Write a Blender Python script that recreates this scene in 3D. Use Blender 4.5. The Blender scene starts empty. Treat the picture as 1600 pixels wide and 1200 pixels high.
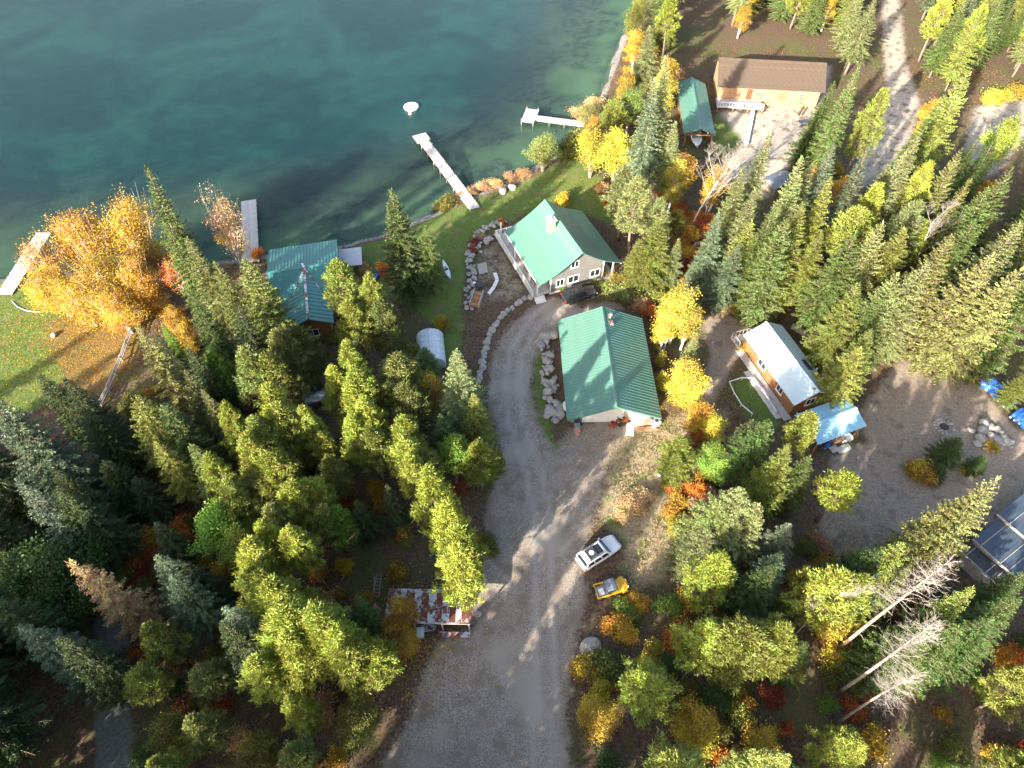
import bpy, bmesh, math, random
import numpy as np
from mathutils import Vector, Matrix, Quaternion

# ------------------------------------------------------------------ camera, world, sun, exposure
scene = bpy.context.scene
R = math.radians
CAM_H = 66.0
TILT = R(38.5)                      # from straight down
FPX = 1066.67                       # focal length in pixels of the 1600 px wide photograph
cam_data = bpy.data.cameras.new('camera')
cam_data.lens = 24.0; cam_data.sensor_width = 36.0; cam_data.sensor_fit = 'HORIZONTAL'
cam_data.clip_start = 0.5; cam_data.clip_end = 6000
cam = bpy.data.objects.new('camera', cam_data)
scene.collection.objects.link(cam)
cam.location = (0, 0, CAM_H); cam.rotation_euler = (TILT, 0, 0)
scene.camera = cam

SUN_EL = R(19.5)
SUN_AZ = R(54.0)                    # shadows run towards this bearing, counter-clockwise from +X
to_sun = Vector((-math.cos(SUN_AZ)*math.cos(SUN_EL), -math.sin(SUN_AZ)*math.cos(SUN_EL), math.sin(SUN_EL)))
world = bpy.data.worlds.new('World'); scene.world = world; world.use_nodes = True
wn = world.node_tree.nodes; wl = world.node_tree.links
for n in list(wn): wn.remove(n)
sky = wn.new('ShaderNodeTexSky'); sky.sky_type = 'NISHITA'; sky.sun_disc = False
sky.sun_elevation = SUN_EL; sky.sun_rotation = math.atan2(to_sun.x, to_sun.y)
sky.air_density = 1.0; sky.dust_density = 3.0; sky.ozone_density = 0.6
bg = wn.new('ShaderNodeBackground'); bg.inputs['Strength'].default_value = 0.115
wo = wn.new('ShaderNodeOutputWorld')
wl.new(sky.outputs[0], bg.inputs[0]); wl.new(bg.outputs[0], wo.inputs[0])
sun_data = bpy.data.lights.new('sun', 'SUN'); sun_data.energy = 5.0; sun_data.angle = R(0.55)
sun_data.color = (1.0, 0.92, 0.78)
sun = bpy.data.objects.new('sun', sun_data); scene.collection.objects.link(sun)
sun.location = (-60, -80, 90)
sun.rotation_euler = (-to_sun).to_track_quat('-Z', 'Y').to_euler()
vs = scene.view_settings
vs.view_transform = 'Standard'; vs.look = 'None'; vs.exposure = 2.0; vs.gamma = 1.0; vs.use_curve_mapping = False
scene.cycles.max_bounces = 5; scene.cycles.diffuse_bounces = 2; scene.cycles.transparent_max_bounces = 8
scene.cycles.transmission_bounces = 3; scene.cycles.glossy_bounces = 3
scene.cycles.caustics_reflective = False; scene.cycles.caustics_refractive = False

# ------------------------------------------------------------------ helpers
COL = scene.collection
rng = random.Random(7)
ST, CT = math.sin(TILT), math.cos(TILT)

def P(u, v, z=0.0):
    """photo pixel -> world point on the horizontal plane at height z"""
    dx = (u-800)/FPX; dy = (v-600)/FPX
    t = (CAM_H-z)/(CT+dy*ST)
    return Vector((dx*t, (ST-dy*CT)*t, z))

def pix(x, y, z):
    zz = z-CAM_H
    fw = y*ST-zz*CT; up = y*CT+zz*ST
    return 800+FPX*x/fw, 600-FPX*up/fw

def in_poly(px, py, poly):
    px = np.asarray(px, float); py = np.asarray(py, float)
    ins = np.zeros(px.shape, bool); n = len(poly)
    for i in range(n):
        x1, y1 = poly[i]; x2, y2 = poly[(i+1) % n]
        if y1 == y2: continue
        c = ((y1 > py) != (y2 > py)) & (px < (x2-x1)*(py-y1)/(y2-y1)+x1)
        ins ^= c
    return ins

def dist_line(px, py, pts, closed=False):
    d = np.full(np.shape(px), 1e9)
    m = len(pts) if closed else len(pts)-1
    for i in range(m):
        ax, ay = pts[i]; bx, by = pts[(i+1) % len(pts)]
        vx, vy = bx-ax, by-ay; L = vx*vx+vy*vy+1e-9
        t = np.clip(((px-ax)*vx+(py-ay)*vy)/L, 0, 1)
        d = np.minimum(d, np.hypot(px-ax-t*vx, py-ay-t*vy))
    return d

def sdist(px, py, poly):                # positive inside
    d = dist_line(px, py, poly, True)
    return np.where(in_poly(px, py, poly), d, -d)

def W2(pts, z=0.0):
    return [tuple(P(u, v, z)[:2]) for u, v in pts]

class MB:
    """collects simple shapes into one mesh"""
    def __init__(s): s.v = []; s.f = []
    def add(s, vs_, fs_):
        b = len(s.v); s.v += [tuple(p) for p in vs_]; s.f += [tuple(i+b for i in f) for f in fs_]; return s
    def box(s, x0, x1, y0, y1, z0, z1, M=None):
        v = [Vector(p) for p in ((x0,y0,z0),(x1,y0,z0),(x1,y1,z0),(x0,y1,z0),(x0,y0,z1),(x1,y0,z1),(x1,y1,z1),(x0,y1,z1))]
        if M is not None: v = [M @ p for p in v]
        return s.add(v, [(0,3,2,1),(4,5,6,7),(0,1,5,4),(1,2,6,5),(2,3,7,6),(3,0,4,7)])
    def bar(s, a, b, w, h=None, up=(0,0,1)):
        a = Vector(a); b = Vector(b); h = h or w
        d = b-a; L = d.length
        if L < 1e-6: return s
        d /= L; upv = Vector(up)
        if abs(d.dot(upv)) > .98: upv = Vector((1,0,0))
        sd = d.cross(upv).normalized(); u2 = sd.cross(d)
        v = []
        for p in (a, b):
            for sx, sz in ((-1,-1),(1,-1),(1,1),(-1,1)): v.append(p+sd*sx*w/2+u2*sz*h/2)
        return s.add(v, [(0,1,2,3),(7,6,5,4),(0,4,5,1),(1,5,6,2),(2,6,7,3),(3,7,4,0)])
    def tube(s, pts, rad, n=6, cap=True):
        pts = [Vector(p) for p in pts]
        if not hasattr(rad, '__len__'): rad = [rad]*len(pts)
        b = len(s.v)
        for i, p in enumerate(pts):
            d = (pts[min(i+1, len(pts)-1)]-pts[max(i-1, 0)])
            d = d.normalized() if d.length > 1e-9 else Vector((0,0,1))
            ref = Vector((0,0,1)) if abs(d.z) < .9 else Vector((1,0,0))
            a = d.cross(ref).normalized(); c = d.cross(a)
            for k in range(n):
                t = 2*math.pi*k/n
                s.v.append(tuple(p+(a*math.cos(t)+c*math.sin(t))*rad[i]))
        for i in range(len(pts)-1):
            for k in range(n):
                k2 = (k+1) % n
                s.f.append((b+i*n+k, b+i*n+k2, b+(i+1)*n+k2, b+(i+1)*n+k))
        if cap:
            s.f.append(tuple(b+k for k in range(n))[::-1])
            s.f.append(tuple(b+(len(pts)-1)*n+k for k in range(n)))
        return s
    def lathe(s, prof, n=16, c=(0,0,0), axis='z'):
        b = len(s.v)
        for r, z in prof:
            for k in range(n):
                t = 2*math.pi*k/n
                p = (r*math.cos(t), r*math.sin(t), z)
                if axis == 'y': p = (p[0], p[2], p[1])
                if axis == 'x': p = (p[2], p[0], p[1])
                s.v.append((p[0]+c[0], p[1]+c[1], p[2]+c[2]))
        for i in range(len(prof)-1):
            for k in range(n):
                k2 = (k+1) % n
                s.f.append((b+i*n+k, b+i*n+k2, b+(i+1)*n+k2, b+(i+1)*n+k))
        s.f.append(tuple(b+k for k in range(n))[::-1]); s.f.append(tuple(b+(len(prof)-1)*n+k for k in range(n)))
        return s
    def prism(s, poly, z0, z1):
        n = len(poly); v = [(x,y,z0) for x,y in poly]+[(x,y,z1) for x,y in poly]
        f = [tuple(range(n))[::-1], tuple(range(n, 2*n))]+[(i,(i+1)%n,n+(i+1)%n,n+i) for i in range(n)]
        return s.add(v, f)
    def loft(s, rings, cap=True):
        b = len(s.v); n = len(rings[0])
        for r in rings: s.v += [tuple(p) for p in r]
        for i in range(len(rings)-1):
            for k in range(n):
                k2 = (k+1) % n
                s.f.append((b+i*n+k, b+i*n+k2, b+(i+1)*n+k2, b+(i+1)*n+k))
        if cap:
            s.f.append(tuple(b+k for k in range(n))[::-1]); s.f.append(tuple(b+(len(rings)-1)*n+k for k in range(n)))
        return s
    def mesh(s, name, bevel=0, smooth=False):
        me = bpy.data.meshes.new(name); me.from_pydata(s.v, [], s.f)
        bm = bmesh.new(); bm.from_mesh(me)
        bmesh.ops.recalc_face_normals(bm, faces=bm.faces)
        if bevel:
            bmesh.ops.bevel(bm, geom=[e for e in bm.edges if len(e.link_faces) == 2 and e.calc_face_angle(0) > .5],
                            offset=bevel, segments=2, affect='EDGES', profile=.6, clamp_overlap=True)
        bm.to_mesh(me); bm.free()
        if smooth:
            for p in me.polygons: p.use_smooth = True
        me.update(); return me
    def build(s, name, mat, parent=None, bevel=0, smooth=False, **kw):
        return put(name, s.mesh(name, bevel, smooth), mat, parent, **kw)

def put(name, me, mat, parent=None, loc=None, rot=None, label=None, cat=None, group=None, kind=None):
    o = bpy.data.objects.new(name, me); COL.objects.link(o)
    if mat is not None and me is not None and not me.materials: me.materials.append(mat)
    if parent is not None: o.parent = parent
    if loc is not None: o.location = loc
    if rot is not None: o.rotation_euler = rot if hasattr(rot, '__len__') else (0,0,rot)
    tag(o, label, cat, group, kind); return o

def tag(o, label=None, cat=None, group=None, kind=None):
    if label: o['label'] = label
    if cat: o['category'] = cat
    if group: o['group'] = group
    if kind: o['kind'] = kind
    return o

def thing(name, label, cat, loc=(0,0,0), rz=0, group=None):
    o = bpy.data.objects.new(name, None); COL.objects.link(o)
    o.empty_display_size = .3
    o.location = loc; o.rotation_euler = (0,0,rz)
    return tag(o, label, cat, group)

# ------------------------------------------------------------------ materials
def new_mat(name):
    m = bpy.data.materials.new(name); m.use_nodes = True
    nt = m.node_tree; nt.nodes.clear()
    out = nt.nodes.new('ShaderNodeOutputMaterial')
    return m, nt, out
def N(nt, t, **kw):
    n = nt.nodes.new(t)
    for k, v in kw.items():
        if k in n.inputs: n.inputs[k].default_value = v
        else: setattr(n, k, v)
    return n
def mixc(nt, fac, a, b, blend='MIX'):
    n = nt.nodes.new('ShaderNodeMix'); n.data_type = 'RGBA'; n.blend_type = blend
    for idx, val in ((0, fac), (6, a), (7, b)):
        if isinstance(val, (int, float)): n.inputs[idx].default_value = val
        elif isinstance(val, (tuple, list)): n.inputs[idx].default_value = (*val[:3], 1)
        else: nt.links.new(val, n.inputs[idx])
    return n.outputs[2]
def mth(nt, op, a, b=None, c=None, clamp=False):
    n = nt.nodes.new('ShaderNodeMath'); n.operation = op; n.use_clamp = clamp
    for i, v in enumerate((a, b, c)):
        if v is None: continue
        if isinstance(v, (int, float)): n.inputs[i].default_value = v
        else: nt.links.new(v, n.inputs[i])
    return n.outputs[0]
def ramp(nt, fac, a, b):
    n = nt.nodes.new('ShaderNodeMapRange'); n.interpolation_type = 'SMOOTHSTEP'
    nt.links.new(fac, n.inputs[0]); n.inputs[1].default_value = a; n.inputs[2].default_value = b
    return n.outputs[0]
def noise(nt, scale, detail=4, rough=.55, coord=None, dist=0):
    n = N(nt, 'ShaderNodeTexNoise'); n.inputs['Scale'].default_value = scale
    n.inputs['Detail'].default_value = detail; n.inputs['Roughness'].default_value = rough
    n.inputs['Distortion'].default_value = dist
    if coord is not None: nt.links.new(coord, n.inputs['Vector'])
    return n.outputs['Fac']

def mat(name, c1, c2=None, rough=.6, scale=2.0, fine=18., bump=.0, metal=0., spec=.5, stain=None, coat=0.):
    """procedural surface: two tones mixed by coarse and fine noise, fine relief"""
    m, nt, out = new_mat(name)
    c2 = c2 or tuple(x*.75 for x in c1)
    tc = N(nt, 'ShaderNodeTexCoord').outputs['Object']
    a = noise(nt, scale, 4, .6, tc); b = noise(nt, fine, 3, .6, tc)
    f = mth(nt, 'ADD', mth(nt, 'MULTIPLY', a, .65), mth(nt, 'MULTIPLY', b, .35))
    col = mixc(nt, ramp(nt, f, .35, .65), c1, c2)
    if stain:
        s = noise(nt, stain[1], 6, .7, tc, .4)
        col = mixc(nt, ramp(nt, s, stain[2], stain[2]+.08), col, stain[0])
    p = N(nt, 'ShaderNodeBsdfPrincipled'); nt.links.new(col, p.inputs['Base Color'])
    p.inputs['Roughness'].default_value = rough; p.inputs['Metallic'].default_value = metal
    p.inputs['Specular IOR Level'].default_value = spec
    p.inputs['Coat Weight'].default_value = coat
    if bump:
        bn = N(nt, 'ShaderNodeBump'); bn.inputs['Strength'].default_value = bump; bn.inputs['Distance'].default_value = .03
        nt.links.new(b, bn.inputs['Height']); nt.links.new(bn.outputs[0], p.inputs['Normal'])
    nt.links.new(p.outputs[0], out.inputs[0]); return m

M = {}
M['roof_green'] = mat('green_metal_roof', (.078,.185,.146), (.10,.21,.168), .40, .5, 30, 0, 0, .5, stain=((.135,.195,.15),.8,.57))
M['roof_green2'] = mat('teal_metal_roof', (.055,.19,.175), (.072,.22,.20), .45, .5, 30, stain=((.14,.25,.20),.9,.60))
M['roof_blue'] = mat('pale_blue_metal_roof', (.26,.48,.62), (.32,.54,.67), .33, .4, 30)
M['roof_pale'] = mat('white_blue_metal_roof', (.50,.62,.68), (.56,.67,.72), .33, .4, 30, stain=((.44,.54,.59),.8,.58))
M['roof_dark'] = mat('slate_blue_metal_roof', (.045,.068,.10), (.07,.095,.13), .62, .6, 25, 0, 0, .3, stain=((.10,.085,.08),1.2,.60))
M['roof_brown'] = mat('brown_shingle_roof', (.065,.045,.032), (.10,.07,.05), .85, 3, 30, .4)
M['roof_grey'] = mat('grey_sheet_roof', (.42,.43,.46), (.50,.50,.53), .55, 1.5, 20, stain=((.3,.29,.29),1.5,.6))
M['rusty'] = mat('rusty_corrugated_iron', (.13,.040,.025), (.20,.065,.035), .8, 2.2, 14, .3, stain=((.40,.37,.36),1.0,.53))
M['zinc'] = mat('weathered_zinc_sheet', (.45,.47,.52), (.55,.56,.60), .5, 1.3, 18, .1, stain=((.17,.062,.038),1.0,.46))
M['siding'] = mat('grey_lap_siding', (.14,.135,.13), (.17,.16,.155), .7, 1.2, 20)
M['white'] = mat('white_painted_trim', (.78,.78,.77), (.70,.70,.69), .5, 2, 20)
M['cream'] = mat('cream_panel_wall', (.34,.30,.26), (.40,.36,.32), .65, .8, 20)
M['log'] = mat('brown_stained_timber', (.26,.115,.045), (.36,.17,.07), .65, 1.5, 20, .2)
M['wood'] = mat('weathered_grey_planks', (.36,.34,.33), (.50,.47,.45), .8, 1.7, 22, .35)
M['wood2'] = mat('silvered_timber', (.30,.27,.25), (.42,.39,.36), .85, 2, 22, .3)
M['wood_new'] = mat('fresh_timber', (.36,.21,.11), (.44,.27,.15), .7, 2, 22, .2)
M['concrete'] = mat('pale_concrete', (.50,.49,.46), (.60,.58,.55), .85, 1.2, 25, .25)
M['brick'] = mat('pink_brick', (.42,.22,.16), (.52,.30,.22), .85, 3, 18, .5)
M['stone'] = mat('pale_granite', (.28,.255,.23), (.44,.41,.37), .85, 1.6, 14, .5)
M['stone2'] = mat('blue_grey_granite', (.19,.185,.18), (.31,.30,.285), .85, 1.6, 14, .5)
M['glass'] = mat('window_glass', (.02,.025,.03), (.03,.035,.04), .08, 1, 5, 0, 0, .8)
M['carglass'] = mat('tinted_car_glass', (.012,.016,.02), (.02,.025,.03), .06, 1, 5, 0, 0, .8)
M['car_white'] = mat('white_car_paint', (.74,.75,.77), (.78,.79,.80), .28, 1, 30, 0, 0, .5, coat=.5)
M['car_yellow'] = mat('yellow_car_paint', (.75,.40,.012), (.80,.45,.02), .32, 1, 30, 0, 0, .5, coat=.5)
M['car_black'] = mat('black_car_paint', (.018,.020,.022), (.025,.027,.03), .22, 1, 30, 0, 0, .5, coat=.6)
M['rubber'] = mat('black_rubber', (.02,.02,.02), (.03,.03,.03), .85, 3, 20, .2)
M['plastic_dark'] = mat('dark_plastic', (.035,.037,.04), (.05,.05,.055), .6, 3, 20)
M['alloy'] = mat('alloy_metal', (.55,.55,.56), (.62,.62,.63), .3, 2, 20, 0, .8)
M['lamp_red'] = mat('red_lens', (.45,.03,.02), None, .2)
M['lamp_clear'] = mat('clear_lens', (.7,.7,.68), None, .1)
M['canvas'] = mat('slate_canvas', (.10,.13,.18), (.14,.17,.22), .85, 2, 20, .3)
M['tarp_blue'] = mat('blue_tarpaulin', (.015,.10,.48), (.03,.16,.58), .35, 1.6, 9, .35)
M['tarp_grey'] = mat('grey_tarpaulin', (.20,.24,.30), (.28,.32,.38), .5, 1.6, 9, .3)
M['red'] = mat('red_painted_metal', (.50,.05,.03), (.42,.06,.03), .4, 3, 20)
M['orange_paint'] = mat('orange_red_paint', (.55,.13,.04), None, .45, 3, 20)
M['plywood'] = mat('pinkish_plywood', (.55,.36,.27), (.62,.43,.34), .75, 1.5, 20, .1)
M['sheet_white'] = mat('white_sheet', (.80,.80,.79), (.72,.72,.71), .6, 2, 15, .2)
M['poly'] = mat('clouded_greenhouse_film', (.58,.62,.68), (.66,.70,.75), .35, 1.2, 12)
M['bark'] = mat('conifer_bark', (.16,.115,.085), (.25,.19,.145), .95, 3, 14, .6)
M['bark_pale'] = mat('pale_dead_bark', (.27,.20,.155), (.36,.285,.23), .95, 2, 14, .5)
M['bark_white'] = mat('white_birch_bark', (.62,.58,.53), (.48,.42,.38), .85, 3, 10, .3, stain=((.10,.08,.07),4,.66))
M['bark_grey'] = mat('grey_twig_bark', (.22,.19,.17), (.32,.285,.26), .95, 2, 14, .3)
M['net'] = mat('black_mesh', (.02,.02,.022), None, .8)

def foliage_mat(name, transl=.26):
    m, nt, out = new_mat(name)
    oi = N(nt, 'ShaderNodeObjectInfo')
    at = N(nt, 'ShaderNodeAttribute'); at.attribute_name = 'var'
    v = at.outputs['Fac']
    hs = N(nt, 'ShaderNodeHueSaturation'); nt.links.new(oi.outputs['Color'], hs.inputs['Color'])
    nt.links.new(mth(nt, 'ADD', mth(nt, 'MULTIPLY', v, .07), .465), hs.inputs['Hue'])
    nt.links.new(mth(nt, 'ADD', mth(nt, 'MULTIPLY', v, 1.0), .52), hs.inputs['Value'])
    hs.inputs['Saturation'].default_value = .97
    d = N(nt, 'ShaderNodeBsdfPrincipled'); d.inputs['Roughness'].default_value = .55; d.inputs['Specular IOR Level'].default_value = .25
    t = N(nt, 'ShaderNodeBsdfTranslucent')
    nt.links.new(hs.outputs[0], d.inputs['Base Color']); nt.links.new(hs.outputs[0], t.inputs['Color'])
    mx = N(nt, 'ShaderNodeMixShader'); mx.inputs[0].default_value = transl
    nt.links.new(d.outputs[0], mx.inputs[1]); nt.links.new(t.outputs[0], mx.inputs[2])
    nt.links.new(mx.outputs[0], out.inputs[0]); return m
M['leaf'] = foliage_mat('foliage')
def litter_mat():
    m, nt, out = new_mat('ground_cover')
    at = N(nt, 'ShaderNodeAttribute'); at.attribute_name = 'col'
    d = N(nt, 'ShaderNodeBsdfDiffuse'); t = N(nt, 'ShaderNodeBsdfTranslucent')
    nt.links.new(at.outputs['Color'], d.inputs[0]); nt.links.new(at.outputs['Color'], t.inputs[0])
    mx = N(nt, 'ShaderNodeMixShader'); mx.inputs[0].default_value = .25
    nt.links.new(d.outputs[0], mx.inputs[1]); nt.links.new(t.outputs[0], mx.inputs[2])
    nt.links.new(mx.outputs[0], out.inputs[0]); return m
M['litter'] = litter_mat()
# ------------------------------------------------------------------ the setting: ground, drive, lawns, lake
SHORE_PX = [(-900,520),(-400,470),(-120,440),(0,431),(60,424),(200,415),(330,402),(405,394),(440,390),(530,377),(585,362),(640,342),(690,322),
            (700,312),(735,300),(790,281),(820,262),(850,245),(885,232),(905,198),(915,175),(930,150),(945,110),(965,60),(990,0),(1010,-40)]
WATER_Z = -0.4
SHORE = W2(SHORE_PX, WATER_Z)
LAKE = SHORE+[(70,300),(160,2500),(-2500,2500),(-2500, SHORE[0][1])]

GRAVEL = [(560,1260),(640,1120),(655,1052),(690,1000),(742,980),(742,890),(762,800),(782,720),(774,662),(762,612),(766,568),(786,520),(828,482),(862,462),
          (905,480),(960,470),(975,482),(880,500),(868,520),(850,530),(836,566),(828,612),(842,662),(868,700),(898,665),(955,658),(985,668),(950,720),(938,780),(918,832),(905,876),
          (918,925),(905,975),(893,1050),(886,1120),(885,1260)]
YARD = [(1345,640),(1395,575),(1450,528),(1492,565),(1530,600),(1570,652),(1610,690),(1700,720),(1720,800),(1600,800),(1545,832),(1500,800),(1440,838),(1385,856),(1310,852),
        (1278,828),(1296,770),(1300,712),(1352,690)]
ROAD_OLD = [(1120,165),(1200,160),(1262,150),(1285,60),(1300,-60),(1420,-60),(1400,60),(1385,150),(1440,150),(1560,170),(1700,110),(1700,230),(1600,225),(1560,270),(1500,285),
           (1420,250),(1340,260),(1270,240),(1262,262),(1210,300),(1150,290),(1120,262),(1125,225)]
YARD_TR = [(1120,172),(1175,160),(1262,148),(1275,100),(1300,100),(1290,170),(1262,205),(1240,250),(1200,312),(1150,290),(1120,262),(1160,225)]
ROAD_1 = [(1372,-60),(1402,-60),(1418,100),(1440,160),(1425,220),(1385,270),(1340,300),(1330,270),(1362,200),(1382,130)]
ROAD_2 = [(1505,235),(1520,170),(1600,130),(1700,90),(1700,190),(1600,215),(1560,270),(1510,292)]
PATH_MID = [(1095,500),(1120,485),(1160,500),(1180,540),(1150,560),(1130,600),(1110,640),(1085,690),(1060,680),(1100,600),(1110,555)]
TRACK_L = [(196,715),(225,735),(180,790),(178,860),(195,960),(205,1060),(215,1250),(150,1250),(150,1060),(145,960),(135,850),(140,810)]
PATIO = [(735,395),(785,362),(815,420),(842,462),(800,480),(770,480),(740,500),(728,450)]
LAWN_A = [(528,396),(600,372),(680,338),(700,322),(760,305),(830,280),(900,240),(945,285),(975,330),(960,352),(905,330),(850,318),(788,350),(732,382),(722,470),(722,540),(705,600),(690,520),(640,480),(575,450),(560,420)]
LAWN_B = [(-200,455),(0,440),(40,448),(100,470),(175,495),(160,545),(100,590),(60,640),(0,660),(-200,680)]
LAWN_C = [(832,560),(845,540),(856,600),(866,690),(905,700),(895,730),(862,718),(842,670)]
LAWN_D = [(1140,600),(1175,575),(1200,610),(1222,660),(1205,672),(1165,650)]
LAWN_E = [(1118,178),(1165,175),(1160,225),(1125,245),(1112,215)]
LAWN_F = [(940,775),(985,765),(1025,770),(1020,830),(985,860),(955,830)]
STRAW = [(955,665),(1040,655),(1090,640),(1140,640),(1130,700),(1070,760),(1050,850),(1040,900),(985,930),(968,880),(975,850),(935,800),(950,730)]
STRAW2 = [(1290,800),(1440,830),(1390,880),(1300,880)]
GOLD = [(65,505),(140,480),(225,455),(250,480),(205,570),(180,610),(110,600),(85,560)]
DRY_SHORE = [(690,330),(700,305),(735,292),(790,272),(825,262),(830,280),(760,302),(705,326)]
DRIVE_LINE = W2([(850,1260),(852,1050),(848,920),(850,830),(835,740),(806,660),(800,600),(806,550),(838,500),(872,472)])

step = .55
def axis(a, b, tails):
    core = np.arange(a, b+.001, step)
    t = np.array(tails, float)
    return np.concatenate([(a-t)[::-1], core, b+t])
tails = [1,2.5,5,9,15,24,40,70,120,220,400,800,1600,2600]
GX = axis(-128, 128, tails); GY = axis(-8, 176, tails)
XX, YY = np.meshgrid(GX, GY)                       # [iy, ix]

def snoise(x, y, s, seed):                         # smooth value noise
    x = np.asarray(x)/s; y = np.asarray(y)/s
    xi = np.floor(x).astype(np.int64); yi = np.floor(y).astype(np.int64)
    fx = x-xi; fy = y-yi; fx = fx*fx*(3-2*fx); fy = fy*fy*(3-2*fy)
    def h(a, b):
        n = (a*374761393+b*668265263+seed*982451653) & 0xffffffff
        n = ((n ^ (n >> 13))*1274126177) & 0xffffffff
        return ((n ^ (n >> 16)) & 0xffff)/65535.
    return (h(xi,yi)*(1-fx)+h(xi+1,yi)*fx)*(1-fy)+(h(xi,yi+1)*(1-fx)+h(xi+1,yi+1)*fx)*fy

def ground_z(x, y):
    x = np.asarray(x, float); y = np.asarray(y, float)
    wob = (snoise(x, y, 2.2, 5)-.5)*1.1
    sd = sdist(x, y, LAKE)+wob                     # >0 in the lake
    land = np.clip((-sd)/3.5, 0, 1); land = land*land*(3-2*land)
    zl = -.5*(1-land)+.07*(snoise(x, y, 3., 1)-.5)*land+.10*(snoise(x, y, 9., 2)-.5)*land
    zw = -.5-np.clip(sd, 0, 400)*.11-.25*(snoise(x, y, 5., 3)-.5)*np.clip(sd/3, 0, 1)
    return np.where(sd > 0, np.maximum(zw, -9.), zl)
def gz(x, y): return float(ground_z(np.array([x]), np.array([y]))[0])
def G(u, v):
    p = P(u, v); p.z = gz(p.x, p.y); return p

ZZ = ground_z(XX, YY)
def soft(polys, w=1.3, z=0.):
    d = np.full(XX.shape, -1e9)
    for p in polys: d = np.maximum(d, sdist(XX, YY, W2(p, z)))
    return np.clip(d/(2*w)+.5, 0, 1)
mk_road = .85*soft([YARD_TR, ROAD_1, ROAD_2], 2.4); mk_grav = np.maximum(soft([GRAVEL], 1.7), mk_road); mk_yard = soft([YARD, PATH_MID], 1.6)
mk_grav = np.maximum(mk_grav, .46*soft([PATIO], 1.6)); mk_track = soft([TRACK_L], 1.0)
mk_lawn = np.maximum(soft([LAWN_A, LAWN_B], 1.2), soft([LAWN_C, LAWN_D, LAWN_E, LAWN_F], .9))
mk_straw = soft([STRAW, STRAW2, DRY_SHORE], 2.2); mk_gold = soft([GOLD], 2.6)
dl = dist_line(XX, YY, DRIVE_LINE)
mk_rut = np.exp(-((dl-.85)/.32)**2)*(mk_grav > .3)
in_lake = ZZ < WATER_Z-.08

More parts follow.
